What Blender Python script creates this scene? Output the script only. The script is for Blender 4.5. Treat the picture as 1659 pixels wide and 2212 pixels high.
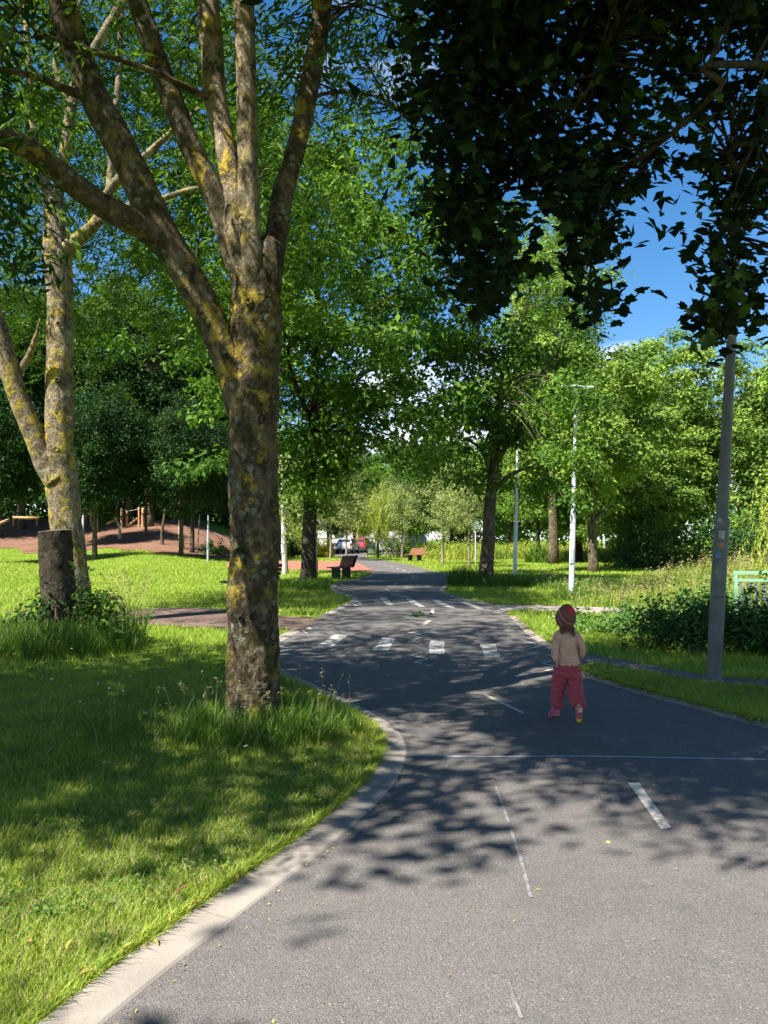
import bpy, bmesh, math, random
import numpy as np
from mathutils import Vector, Matrix

for o in list(bpy.data.objects):
    bpy.data.objects.remove(o, do_unlink=True)
SC = bpy.context.scene
COL = SC.collection
R = math.radians

# ------------------------------------------------------------------ camera
CAM_H, FPX, PITCH = 1.55, 1661.0, math.atan(58 / 1661.0)
cam = bpy.data.cameras.new('camera')
cam.sensor_fit = 'VERTICAL'
cam.sensor_height = 24.0
cam.lens = FPX / 2212.0 * 24.0
cam.clip_start, cam.clip_end = 0.05, 3000
camo = bpy.data.objects.new('camera', cam)
camo.location = (0, 0, CAM_H)
camo.rotation_euler = (R(90) + PITCH, 0, 0)
COL.objects.link(camo)
SC.camera = camo

# ------------------------------------------------------------------ sky and sun
SUN_AZ = (-0.75, -0.66)          # where the sun stands, seen from above (behind, to the left)
SUN_EL = 52.0
SKY_STRENGTH = 0.068
world = bpy.data.worlds.new('World')
SC.world = world
world.use_nodes = True
nt = world.node_tree
nt.nodes.clear()
wo = nt.nodes.new('ShaderNodeOutputWorld')
bg = nt.nodes.new('ShaderNodeBackground')
bg.inputs['Strength'].default_value = SKY_STRENGTH
sky = nt.nodes.new('ShaderNodeTexSky')
sky.sky_type = 'NISHITA'
sky.sun_disc = False
sky.sun_elevation = R(SUN_EL)
sky.sun_rotation = math.atan2(SUN_AZ[0], SUN_AZ[1])
sky.air_density, sky.dust_density, sky.ozone_density = 1.0, 0.1, 2.5
# white clouds low over the horizon and a few thin wisps
tc = nt.nodes.new('ShaderNodeTexCoord')
mp = nt.nodes.new('ShaderNodeMapping')
mp.inputs['Scale'].default_value = (1.0, 1.0, 2.6)
nz = nt.nodes.new('ShaderNodeTexNoise')
nz.inputs['Scale'].default_value = 4.2
nz.inputs['Detail'].default_value = 7
sep = nt.nodes.new('ShaderNodeSeparateXYZ')
mr = nt.nodes.new('ShaderNodeMapRange')          # more cloud near the horizon
mr.inputs['From Min'].default_value, mr.inputs['From Max'].default_value = 0.02, 0.42
mr.inputs['To Min'].default_value, mr.inputs['To Max'].default_value = 0.22, -0.07
ad = nt.nodes.new('ShaderNodeMath'); ad.operation = 'ADD'
cr = nt.nodes.new('ShaderNodeMapRange'); cr.interpolation_type = 'SMOOTHSTEP'
cr.inputs['From Min'].default_value, cr.inputs['From Max'].default_value = 0.56, 0.74
mix = nt.nodes.new('ShaderNodeMix'); mix.data_type = 'RGBA'
mix.inputs[7].default_value = (8.0, 8.4, 9.0, 1)
hsv = nt.nodes.new('ShaderNodeHueSaturation')
hsv.inputs['Saturation'].default_value = 1.31
L = nt.links.new
L(tc.outputs['Generated'], mp.inputs['Vector']); L(mp.outputs['Vector'], nz.inputs['Vector'])
L(tc.outputs['Generated'], sep.inputs[0]); L(sep.outputs['Z'], mr.inputs['Value'])
L(nz.outputs['Fac'], ad.inputs[0]); L(mr.outputs['Result'], ad.inputs[1])
L(ad.outputs[0], cr.inputs['Value']); L(cr.outputs['Result'], mix.inputs[0])
L(sky.outputs['Color'], hsv.inputs['Color']); L(hsv.outputs['Color'], mix.inputs[6])
L(mix.outputs[2], bg.inputs['Color']); L(bg.outputs[0], wo.inputs[0])

sun = bpy.data.lights.new('sun', 'SUN')
sun.energy = 5.0
sun.angle = R(0.53)
sun.color = (1.0, 0.97, 0.92)
suno = bpy.data.objects.new('sun', sun)
sv = Vector((SUN_AZ[0], SUN_AZ[1], 0)).normalized() * math.cos(R(SUN_EL)) + Vector((0, 0, math.sin(R(SUN_EL))))
suno.rotation_euler = sv.to_track_quat('Z', 'Y').to_euler()
suno.location = sv * 60
COL.objects.link(suno)

SC.view_settings.view_transform = 'Standard'
SC.view_settings.look = 'None'
SC.view_settings.exposure = 1.50
SC.view_settings.gamma = 1.0
SC.view_settings.use_curve_mapping = False
cy = SC.cycles
cy.max_bounces, cy.diffuse_bounces, cy.glossy_bounces, cy.transmission_bounces = 5, 3, 2, 3
cy.use_adaptive_sampling = True
cy.adaptive_threshold = 0.025
cy.transparent_max_bounces = 4
cy.caustics_reflective = cy.caustics_refractive = False
cy.use_denoising = True

# ------------------------------------------------------------------ helpers
_cp, _sp = math.cos(PITCH), math.sin(PITCH)
def ray(u, v):
    r, up = (u - 829.5) / FPX, -(v - 1106.0) / FPX
    return r, _cp - up * _sp, _sp + up * _cp
def G(u, v, z=0.0):              # point of the ground seen at u, v
    x, y, w = ray(u, v); t = (z - CAM_H) / w
    return (x * t, y * t)
def A(u, v, d):                  # point at distance d (along y) seen at u, v
    x, y, w = ray(u, v); t = d / y
    return np.array((x * t, d, CAM_H + w * t))

# where the photograph shows sun reaching the ground or a trunk there are gaps in the crowns above
SV = np.array(sv)
LIT, BEAMS = [], []
def blocked(P, extra=0.0):
    P = np.atleast_2d(np.asarray(P, float))
    L_ = P[:, :2] - SV[:2] / SV[2] * P[:, 2:3]
    b = np.zeros(len(P), bool)
    for q in LIT: b |= inpoly(L_[:, 0], L_[:, 1], q)
    for T, rad in BEAMS:
        d_ = P - np.asarray(T); s = d_ @ SV
        b |= (np.linalg.norm(d_ - s[:, None] * SV, axis=1) < rad + extra) & (s > .3)
    return b
def clear_sun(C, extra=.25):
    C = np.asarray(C); return C[~blocked(C, extra)]

def sstep(a, b, x):
    t = np.clip((np.asarray(x, float) - a) / (b - a), 0, 1)
    return t * t * (3 - 2 * t)
def ground_h(x, y):
    x = np.asarray(x, float); y = np.asarray(y, float)
    h = 3.6 * sstep(46, 76, y - 0.30 * (-x - 10)) * sstep(8, 20, -x)
    h = h + 0.55 * np.exp(-((x + 15) / 2.6) ** 2 - ((y - 49) / 4.5) ** 2)
    h = h + 0.35 * sstep(-26, -40, x) * sstep(20, 40, y)
    return h

class MB:
    def __init__(s):
        s.v, s.f, s.n, s.t = [], [], 0, []
    def add(s, V, F, tint=0.5):
        V = np.asarray(V, np.float32).reshape(-1, 3)
        for f in (F if isinstance(F, list) else [F]):
            f = np.asarray(f, np.int64)
            if f.size: s.f.append(f + s.n)
        s.v.append(V); s.n += len(V)
        s.t.append(np.broadcast_to(np.asarray(tint, np.float32), (len(V),)))
        return s
    def mesh(s, name, mats, smooth=True, tint=False):
        me = bpy.data.meshes.new(name)
        V = np.concatenate(s.v)
        me.vertices.add(len(V)); me.vertices.foreach_set('co', V.ravel())
        loops = np.concatenate([f.ravel() for f in s.f]).astype(np.int32)
        tot = np.concatenate([np.full(len(f), f.shape[1]) for f in s.f]).astype(np.int32)
        st = np.concatenate([[0], np.cumsum(tot)[:-1]]).astype(np.int32)
        me.loops.add(len(loops)); me.loops.foreach_set('vertex_index', loops)
        me.polygons.add(len(tot))
        me.polygons.foreach_set('loop_start', st); me.polygons.foreach_set('loop_total', tot)
        me.polygons.foreach_set('use_smooth', np.full(len(tot), smooth))
        if tint:
            at = me.attributes.new('tint', 'FLOAT', 'POINT')
            at.data.foreach_set('value', np.concatenate(s.t).astype(np.float32))
        for m in (mats if isinstance(mats, (list, tuple)) else [mats]): me.materials.append(m)
        me.update(); me.validate()
        return me
    def build(s, name, mats, parent=None, smooth=True, tint=False):
        return link(name, s.mesh(name, mats, smooth, tint), parent)
def link(name, me, parent=None):
    o = bpy.data.objects.new(name, me); COL.objects.link(o)
    if parent is not None: o.parent = parent
    return o
def tag(o, label=None, cat=None, group=None, kind=None):
    if label: o['label'] = label
    if cat: o['category'] = cat
    if group: o['group'] = group
    if kind: o['kind'] = kind
    return o
def thing(name, label, cat, loc=(0, 0, 0), rz=0, group=None):
    o = bpy.data.objects.new(name, None); COL.objects.link(o)
    o.empty_display_size = 0.2
    o.location = loc; o.rotation_euler = (0, 0, rz)
    return tag(o, label, cat, group)
def dup(root, loc, rz, label, group=None, scale=1.0, tilt=(0, 0)):
    r = root.copy(); COL.objects.link(r)
    r.location = loc; r.rotation_euler = (tilt[0], tilt[1], rz); r.scale = (scale, scale, scale) if not hasattr(scale, '__len__') else scale
    r['label'] = label
    if group: r['group'] = group
    for ch in list(root.children):
        c = ch.copy(); COL.objects.link(c); c.parent = r
        for g in list(ch.children):
            d = g.copy(); COL.objects.link(d); d.parent = c
    return r

def smooth_line(P, n):
    P = np.asarray(P, float); m = len(P)
    t = np.linspace(0, m - 1, n); i = np.clip(t.astype(int), 0, m - 2); u = (t - i)[:, None]
    g = lambda k: P[np.clip(k, 0, m - 1)]
    p0, p1, p2, p3 = g(i - 1), g(i), g(i + 1), g(i + 2)
    return 0.5 * (2 * p1 + (p2 - p0) * u + (2 * p0 - 5 * p1 + 4 * p2 - p3) * u ** 2 + (3 * p1 - p0 - 3 * p2 + p3) * u ** 3)

def tube(P, rad, n=8, rough=0.0, rng=None, cap=True, lumps=None):
    """ring tube along P; rough = relative relief of the surface"""
    P = np.asarray(P, float); m = len(P)
    rad = np.interp(np.linspace(0, 1, m), np.linspace(0, 1, len(rad)), rad) if len(rad) != m else np.asarray(rad, float)
    T = np.gradient(P, axis=0); T /= np.linalg.norm(T, axis=1)[:, None] + 1e-9
    ref = np.array((1.0, 0, 0)) if abs(T[0, 0]) < 0.9 else np.array((0, 1.0, 0))
    N = np.zeros_like(P); a = ref - T[0] * (ref @ T[0]); N[0] = a / np.linalg.norm(a)
    for i in range(1, m):
        a = N[i - 1] - T[i] * (N[i - 1] @ T[i]); N[i] = a / (np.linalg.norm(a) + 1e-9)
    B = np.cross(T, N)
    th = np.linspace(0, 2 * np.pi, n, endpoint=False)
    rr = np.repeat(rad[:, None], n, 1)
    if rough:
        S = np.concatenate([[0], np.cumsum(np.linalg.norm(np.diff(P, axis=0), axis=1))])[:, None]
        D = np.zeros((m, n))
        for k in range(14):
            fa = rng.integers(1, 8); fs = rng.uniform(1.0, 14.0); ph = rng.uniform(0, 6.28)
            D += np.sin(fa * th[None, :] + fs * S + ph) / (1.0 + 0.35 * fa + 0.08 * fs)
        D += (0.5 if n < 40 else 0.8) * rng.normal(size=(m, n))
        rr = rr * (1 + rough * D * 0.35)
    if lumps:
        for (i0, a0, amp, wi, wa) in lumps:
            da = (th[None, :] - a0 + np.pi) % (2 * np.pi) - np.pi
            rr = rr + amp * np.exp(-((np.arange(m)[:, None] - i0) / wi) ** 2 - (da / wa) ** 2)
    V = P[:, None, :] + rr[..., None] * (np.cos(th)[None, :, None] * N[:, None] + np.sin(th)[None, :, None] * B[:, None])
    V = V.reshape(-1, 3)
    i = np.arange(m - 1)[:, None] * n; j = np.arange(n)[None]; k = (j + 1) % n
    F = np.stack([i + j, i + k, i + n + k, i + n + j], -1).reshape(-1, 4)
    fs = [F]
    if cap:
        fs += [np.arange(n)[None, ::-1], (np.arange(n) + (m - 1) * n)[None]]
    return V, fs

def box(c, s, rz=0.0, M=None):
    c = np.asarray(c, float); s = np.asarray(s, float) / 2
    V = np.array([(x, y, z) for x in (-1, 1) for y in (-1, 1) for z in (-1, 1)], float) * s
    if rz:
        cr_, sr_ = math.cos(rz), math.sin(rz)
        V = np.stack([V[:, 0] * cr_ - V[:, 1] * sr_, V[:, 0] * sr_ + V[:, 1] * cr_, V[:, 2]], 1)
    if M is not None: V = V @ np.asarray(M, float).T
    return V + c, np.array([(0, 1, 3, 2), (4, 6, 7, 5), (0, 4, 5, 1), (2, 3, 7, 6), (0, 2, 6, 4), (1, 5, 7, 3)])
def bevel_obj(o, w, seg=2):
    m = o.modifiers.new('bevel', 'BEVEL'); m.width = w; m.segments = seg; m.limit_method = 'ANGLE'
    return o
def lathe(prof, n=20, axis_z=True):
    prof = np.asarray(prof, float); m = len(prof)
    th = np.linspace(0, 2 * np.pi, n, endpoint=False)
    V = np.stack([prof[:, 0, None] * np.cos(th), prof[:, 0, None] * np.sin(th), np.repeat(prof[:, 1, None], n, 1)], -1).reshape(-1, 3)
    i = np.arange(m - 1)[:, None] * n; j = np.arange(n)[None]; k = (j + 1) % n
    F = np.stack([i + j, i + k, i + n + k, i + n + j], -1).reshape(-1, 4)
    return V, [F]
def inpoly(x, y, poly):
    poly = np.asarray(poly); ins = np.zeros(len(x), bool); px, py = poly[:, 0], poly[:, 1]
    j = len(poly) - 1
    for i in range(len(poly)):
        c = (py[i] > y) != (py[j] > y)
        xx = (px[j] - px[i]) * (y - py[i]) / (py[j] - py[i] + 1e-12) + px[i]
        ins ^= c & (x < xx); j = i
    return ins
def sheet(name, poly, z, mat, parent=None):
    me = bpy.data.meshes.new(name)
    bm = bmesh.new()
    vs = [bm.verts.new((p[0], p[1], z)) for p in poly]
    f = bm.faces.new(vs); bm.normal_update()
    if f.normal.z < 0: f.normal_flip()
    bmesh.ops.triangulate(bm, faces=bm.faces[:])
    bm.to_mesh(me); bm.free(); me.materials.append(mat)
    return link(name, me, parent)

def rand_rot(rng, n, up_bias=0.0):
    """random frames (n,3,3): rows = leaf axis, side, normal; normals lean upward by up_bias"""
    nn = rng.normal(size=(n, 3)); nn /= np.linalg.norm(nn, axis=1)[:, None]
    nn[:, 2] = nn[:, 2] * (1 - up_bias * 0.5) + up_bias
    nn /= np.linalg.norm(nn, axis=1)[:, None]
    a = rng.normal(size=(n, 3)); a -= nn * (a * nn).sum(1)[:, None]; a /= np.linalg.norm(a, axis=1)[:, None]
    return np.stack([a, np.cross(nn, a), nn], 1)
LEAF = (np.array([(0, 0, 0), (.42, -.26, .06), (1, 0, -.10), (.42, .26, .06)]), np.array([(0, 1, 2), (0, 2, 3)]))
LONG = (np.array([(0, 0, 0), (.45, -.15, .05), (1, 0, -.12), (.45, .15, .05)]), np.array([(0, 1, 2), (0, 2, 3)]))
_ml = [(0, 0), (.18, -.30), (.06, -.52), (.34, -.44), (.58, -.60), (.62, -.28), (.80, -.24), (1.0, 0),
       (.80, .24), (.62, .28), (.58, .60), (.34, .44), (.06, .52), (.18, .30)]
MAPLE = (np.array([(.35, 0, .05)] + [(x, y, -.22 * abs(y) - .10 * max(0, x - .5)) for x, y in _ml]),
         np.array([(0, i, i % len(_ml) + 1) for i in range(1, len(_ml) + 1)]))
def leaves(mb, C, size, rng, tmpl=LEAF, up=0.35, frames=None, tint=None):
    n = len(C)
    if n == 0: return
    Q = rand_rot(rng, n, up) if frames is None else frames
    sz = size * rng.uniform(.65, 1.25, n)
    T, F = tmpl
    V = np.einsum('kc,ncd->nkd', T, Q) * sz[:, None, None] + np.asarray(C)[:, None, :]
    k = len(T)
    FF = (F[None] + (np.arange(n) * k)[:, None, None]).reshape(-1, F.shape[1])
    t = rng.uniform(0, 1, n) if tint is None else np.clip(np.asarray(tint) + rng.normal(0, .18, n), 0, 1)
    mb.add(V.reshape(-1, 3), FF, np.repeat(t, k))

# ------------------------------------------------------------------ materials
def new_mat(name):
    m = bpy.data.materials.new(name); m.use_nodes = True
    t = m.node_tree; t.nodes.clear()
    out = t.nodes.new('ShaderNodeOutputMaterial')
    return m, t, out
def N(t, kind, **kw):
    n = t.nodes.new(kind)
    for k, v in kw.items():
        if hasattr(n, k): setattr(n, k, v)
        else: n.inputs[k.replace('_', ' ')].default_value = v
    return n
def noise(t, co, scale, detail=4, rough=.55, dist=0.0):
    n = N(t, 'ShaderNodeTexNoise'); n.inputs['Scale'].default_value = scale
    n.inputs['Detail'].default_value = detail; n.inputs['Roughness'].default_value = rough
    n.inputs['Distortion'].default_value = dist
    if co is not None: t.links.new(co, n.inputs['Vector'])
    return n.outputs['Fac']
def voro(t, co, scale, feature='F1', out='Distance', rnd=1.0):
    n = N(t, 'ShaderNodeTexVoronoi', feature=feature); n.inputs['Scale'].default_value = scale
    n.inputs['Randomness'].default_value = rnd
    if co is not None: t.links.new(co, n.inputs['Vector'])
    return n.outputs[out]
def rng_map(t, val, a, b, c=0.0, d=1.0, smooth=False):
    n = N(t, 'ShaderNodeMapRange')
    if smooth: n.interpolation_type = 'SMOOTHSTEP'
    n.inputs['From Min'].default_value, n.inputs['From Max'].default_value = a, b
    n.inputs['To Min'].default_value, n.inputs['To Max'].default_value = c, d
    t.links.new(val, n.inputs['Value']); return n.outputs['Result']
def mixc(t, fac, a, b, mode='MIX'):
    n = N(t, 'ShaderNodeMix', data_type='RGBA', blend_type=mode)
    for s, v in ((0, fac), (6, a), (7, b)):
        if hasattr(v, 'is_linked') or hasattr(v, 'links'): t.links.new(v, n.inputs[s])
        else: n.inputs[s].default_value = v if s == 0 else (*v, 1)
    return n.outputs[2]
def math_(t, op, a, b=0.0):
    n = N(t, 'ShaderNodeMath', operation=op)
    for s, v in ((0, a), (1, b)):
        if hasattr(v, 'links'): t.links.new(v, n.inputs[s])
        else: n.inputs[s].default_value = v
    return n.outputs[0]
def obj_co(t, scale=None):
    o = N(t, 'ShaderNodeTexCoord').outputs['Object']
    if scale:
        m = N(t, 'ShaderNodeMapping'); m.inputs['Scale'].default_value = scale
        t.links.new(o, m.inputs['Vector']); return m.outputs['Vector']
    return o
def princ(t, out, col, rough=.7, spec=.3, bump=None, bstr=.3, bdist=.01, metal=0.0):
    b = N(t, 'ShaderNodeBsdfPrincipled')
    if hasattr(col, 'links'): t.links.new(col, b.inputs['Base Color'])
    else: b.inputs['Base Color'].default_value = (*col, 1)
    if hasattr(rough, 'links'): t.links.new(rough, b.inputs['Roughness'])
    else: b.inputs['Roughness'].default_value = rough
    b.inputs['Specular IOR Level'].default_value = spec
    b.inputs['Metallic'].default_value = metal
    if bump is not None:
        n = N(t, 'ShaderNodeBump'); n.inputs['Strength'].default_value = bstr; n.inputs['Distance'].default_value = bdist
        t.links.new(bump, n.inputs['Height']); t.links.new(n.outputs[0], b.inputs['Normal'])
    if out is not None: t.links.new(b.outputs[0], out.inputs[0])
    return b
def leaf_mat(name, c0, c1, trans=.38, tcol=(1.25, 1.35, .55), rough=.6, spec=.16):
    m, t, out = new_mat(name)
    a = N(t, 'ShaderNodeAttribute', attribute_name='tint')
    col = mixc(t, a.outputs['Fac'], c0, c1)
    b = princ(t, None, col, rough, spec)
    tr = N(t, 'ShaderNodeBsdfTranslucent')
    t.links.new(mixc(t, 1.0, col, tcol, 'MULTIPLY'), tr.inputs['Color'])
    mx = N(t, 'ShaderNodeMixShader'); mx.inputs[0].default_value = trans
    t.links.new(b.outputs[0], mx.inputs[1]); t.links.new(tr.outputs[0], mx.inputs[2]); t.links.new(mx.outputs[0], out.inputs[0])
    return m
def plain(name, col, rough=.6, spec=.3, metal=0.0, var=.12, scale=6.0, bscale=None, bstr=.15):
    m, t, out = new_mat(name)
    co = obj_co(t)
    n = noise(t, co, scale, 5)
    c = mixc(t, rng_map(t, n, .3, .7), tuple(x * (1 - var) for x in col), tuple(min(1, x * (1 + var)) for x in col))
    princ(t, out, c, rough, spec, noise(t, co, bscale or scale * 6, 4), bstr, .004, metal)
    return m
M = {}
# bark with lichens: grey brown, moss, yellow and grey-green patches
def bark_mat(name, base, dark, lich_y, lich_g, moss, zs=.55, scale=1.0, dy=0.0):
    m, t, out = new_mat(name)
    co = obj_co(t); cz = obj_co(t, (1, 1, zs))
    n1 = noise(t, cz, 9 * scale, 7, .62); n2 = noise(t, cz, 38 * scale, 5, .7); n3 = noise(t, co, 2.2 * scale, 4)
    c = mixc(t, rng_map(t, n1, .38, .64), dark, base)
    c = mixc(t, rng_map(t, n2, .48, .66, 0, .7), c, tuple(x * 1.55 for x in base))
    # smooth pale patches
    c = mixc(t, rng_map(t, noise(t, cz, 5 * scale, 6, .6, .6), .56, .66, 0, .55), c, tuple(min(1, x * 1.9) for x in base))
    mo = rng_map(t, noise(t, co, 4.5 * scale, 6, .65), .47, .60, 0, moss, True)
    c = mixc(t, mo, c, (.040, .036, .010))
    # lichen rosettes
    v = voro(t, co, 11 * scale); w = noise(t, co, 26 * scale, 4, .7)
    dsk = math_(t, 'ADD', v, math_(t, 'MULTIPLY', math_(t, 'SUBTRACT', w, .5), 1.1))
    g = math_(t, 'MULTIPLY', rng_map(t, dsk, .36, .26), rng_map(t, noise(t, co, 2.6 * scale, 4), .42, .54))
    c = mixc(t, math_(t, 'MULTIPLY', g, lich_g), c, (.22, .235, .165))
    ym = rng_map(t, noise(t, co, 5.2 * scale, 7, .68, .4), .53 - dy, .60 - dy)
    ym2 = rng_map(t, noise(t, co, 1.7 * scale, 2), .42, .60)
    y = math_(t, 'MULTIPLY', math_(t, 'MULTIPLY', ym, ym2), lich_y)
    yc = mixc(t, n2, (.36, .23, .015), (.46, .37, .07))
    c = mixc(t, y, c, yc)
    h = math_(t, 'ADD', math_(t, 'MULTIPLY', n1, 1.0), math_(t, 'MULTIPLY', n2, .5))
    h = math_(t, 'ADD', h, math_(t, 'MULTIPLY', math_(t, 'ADD', g, y), .25))
    princ(t, out, c, .88, .15, h, 1.0, .06)
    return m
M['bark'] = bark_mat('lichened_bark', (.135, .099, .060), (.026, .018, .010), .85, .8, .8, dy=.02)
M['bark_lit'] = bark_mat('sunlit_lichened_bark', (.30, .23, .15), (.050, .036, .022), 1.0, .7, .55, dy=.045)  # paler copy of the bark: sunlight on limbs and trunk put into its colour
M['bark_dark'] = bark_mat('dark_bark', (.060, .048, .034), (.022, .017, .012), .12, .2, .5)
M['bark_mid'] = bark_mat('brown_bark', (.125, .098, .064), (.045, .034, .023), .35, .35, .4)
M['bark_birch'] = bark_mat('young_birch_bark', (.34, .27, .20), (.12, .085, .06), .05, .1, .1, 2.0, 2.0)

M['leaf_ash'] = leaf_mat('ash_leaves', (.036, .090, .014), (.150, .250, .030), .40, (1.2, 1.2, .5))
M['leaf_dark'] = leaf_mat('shade_dark_leaves', (.010, .034, .007), (.030, .076, .010), .20)  # shade of the wood put into the leaf colour
M['leaf_oak'] = leaf_mat('oak_leaves', (.032, .088, .013), (.155, .270, .032), .36, (1.2, 1.25, .5))
M['leaf_lime'] = leaf_mat('fresh_light_leaves', (.080, .155, .026), (.290, .400, .070), .36, (1.2, 1.2, .55))
M['leaf_olive'] = leaf_mat('silvery_birch_leaves', (.140, .190, .062), (.370, .420, .150), .34)
M['leaf_willow'] = leaf_mat('yellow_willow_leaves', (.260, .320, .045), (.480, .500, .095), .36)
M['leaf_maple'] = leaf_mat('maple_leaves', (.006, .016, .004), (.075, .135, .018), .25, rough=.7, spec=.12)  # crown shade put into the colour; brighter tints stand for backlit leaves
M['leaf_weed'] = leaf_mat('weed_leaves', (.055, .135, .028), (.150, .245, .050), .34)
M['leaf_bramble'] = leaf_mat('bramble_leaves', (.022, .062, .014), (.060, .130, .024), .28)
M['leaf_red'] = leaf_mat('purple_shrub_leaves', (.10, .045, .03), (.20, .10, .05), .3, (1.2, .8, .6))
M['leaf_gold'] = leaf_mat('golden_shrub_leaves', (.20, .20, .012), (.42, .36, .02), .3)
M['grass'] = leaf_mat('lawn_blades', (.125, .215, .016), (.420, .475, .068), .36, (1.2, 1.25, .6), .5, .2)
M['grass_dry'] = leaf_mat('straw_blades', (.33, .29, .13), (.46, .39, .19), .3, (1.1, 1.0, .8))
M['grass_long'] = leaf_mat('long_grass_blades', (.050, .125, .012), (.150, .240, .030), .34, (1.2, 1.25, .6), .5, .2)
M['meadow'] = leaf_mat('meadow_blades', (.150, .230, .030), (.360, .380, .060), .34, (1.2, 1.2, .6))

# ================================================================== SETTING
def lawn_mat():
    m, t, out = new_mat('lawn_ground')
    co = obj_co(t)
    a = noise(t, co, .35, 4); b = noise(t, co, 5.0, 6, .7); c_ = noise(t, co, 42, 4, .7)
    c = mixc(t, rng_map(t, b, .3, .7), (.100, .175, .014), (.190, .270, .026))
    c = mixc(t, rng_map(t, a, .4, .65, 0, .5), c, (.235, .295, .034))
    c = mixc(t, rng_map(t, c_, .42, .7, 0, .75), c, (.045, .085, .010))
    princ(t, out, c, .9, .1, math_(t, 'ADD', b, c_), .6, .04)
    return m
def asphalt_mat():
    m, t, out = new_mat('worn_asphalt')
    co = obj_co(t)
    big = noise(t, co, .55, 5, .6); mid = noise(t, co, 6, 5, .6)
    v = N(t, 'ShaderNodeTexVoronoi', feature='F1'); v.inputs['Scale'].default_value = 165
    t.links.new(co, v.inputs['Vector'])
    sepc = N(t, 'ShaderNodeSeparateColor'); t.links.new(v.outputs['Color'], sepc.inputs[0])
    fine = noise(t, co, 260, 3, .7)
    c = mixc(t, rng_map(t, big, .3, .7), (.114, .100, .088), (.148, .131, .115))
    c = mixc(t, rng_map(t, mid, .35, .75, 0, .45), c, (.172, .154, .136))
    stone = rng_map(t, sepc.outputs[0], 0, 1, .80, 1.20)
    cc = N(t, 'ShaderNodeCombineColor')
    for i in range(3): t.links.new(stone, cc.inputs[i])
    c = mixc(t, 1.0, c, cc.outputs[0], 'MULTIPLY')
    c = mixc(t, rng_map(t, v.outputs['Distance'], .45, .75, 0, .5), c, (.05, .047, .046))
    c = mixc(t, rng_map(t, sepc.outputs[1], .978, .992, 0, .5), c, (.32, .30, .27))
    st = rng_map(t, noise(t, co, 2.2, 5, .6), .60, .72, 0, .45)
    c = mixc(t, st, c, (.05, .047, .045))
    h = math_(t, 'ADD', math_(t, 'MULTIPLY', v.outputs['Distance'], -1.0), math_(t, 'MULTIPLY', fine, .5))
    princ(t, out, c, .78, .25, h, .55, .006)
    return m
def concrete_mat(name, col, pit=.5):
    m, t, out = new_mat(name)
    co = obj_co(t)
    a = noise(t, co, 3.0, 5, .6); b = noise(t, co, 40, 5, .7); s = noise(t, co, 150, 2)
    c = mixc(t, rng_map(t, a, .3, .7), tuple(x * .82 for x in col), tuple(x * 1.1 for x in col))
    c = mixc(t, rng_map(t, b, .55, .75, 0, .35), c, tuple(x * .6 for x in col))
    c = mixc(t, rng_map(t, s, .66, .72, 0, pit), c, tuple(x * .45 for x in col))
    c = mixc(t, rng_map(t, noise(t, co, 1.6, 7, .75), .52, .70, 0, .6), c, (col[0] * .62, col[1] * .60, col[2] * .5))
    princ(t, out, c, .85, .2, math_(t, 'ADD', b, s), .35, .006)
    return m
def gravelly(name, c0, c1, c2, scale=25):
    m, t, out = new_mat(name)
    co = obj_co(t)
    a = noise(t, co, .8, 5); b = noise(t, co, scale, 6, .75)
    c = mixc(t, rng_map(t, a, .35, .65), c0, c1)
    c = mixc(t, rng_map(t, b, .45, .7, 0, .7), c, c2)
    princ(t, out, c, .9, .12, b, .7, .03)
    return m
def paint_mat(name, col, wear=.55):
    m, t, out = new_mat(name)
    co = obj_co(t)
    a = noise(t, co, 30, 6, .75); b = noise(t, co, 5, 4); v = voro(t, co, 120)
    f = math_(t, 'ADD', math_(t, 'MULTIPLY', a, .6), math_(t, 'MULTIPLY', b, .5))
    f = rng_map(t, f, wear, wear + .12)
    c = mixc(t, f, mixc(t, rng_map(t, b, .3, .7), tuple(x * .85 for x in col), col), (.12, .11, .105))
    princ(t, out, c, .7, .3, v, .5, .006)
    return m
M['lawn'] = lawn_mat(); M['asphalt'] = asphalt_mat()
M['kerb'] = concrete_mat('kerb_concrete', (.285, .245, .200))
M['dirt'] = gravelly('trodden_earth', (.135, .088, .066), (.185, .125, .095), (.085, .056, .044))
M['pinkpath'] = gravelly('pinkish_path_surface', (.34, .255, .215), (.40, .315, .265), (.26, .195, .165), 60)
M['greypath'] = gravelly('worn_grey_path', (.145, .125, .118), (.20, .165, .15), (.10, .085, .08), 60)
M['tartan'] = gravelly('red_play_surface', (.34, .115, .075), (.40, .145, .095), (.30, .10, .07), 40)
M['chips'] = gravelly('wood_chips', (.165, .085, .052), (.21, .115, .074), (.07, .035, .022), 7)
M['paint'] = paint_mat('white_road_paint', (.50, .465, .40), .56)
M['paint_old'] = paint_mat('yellowed_road_paint', (.46, .43, .33), .60)
M['chalk'] = paint_mat('pale_chalk', (.24, .235, .235), .50); M['chalk_blue'] = paint_mat('blue_white_chalk', (.46, .48, .54), .62)

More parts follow.
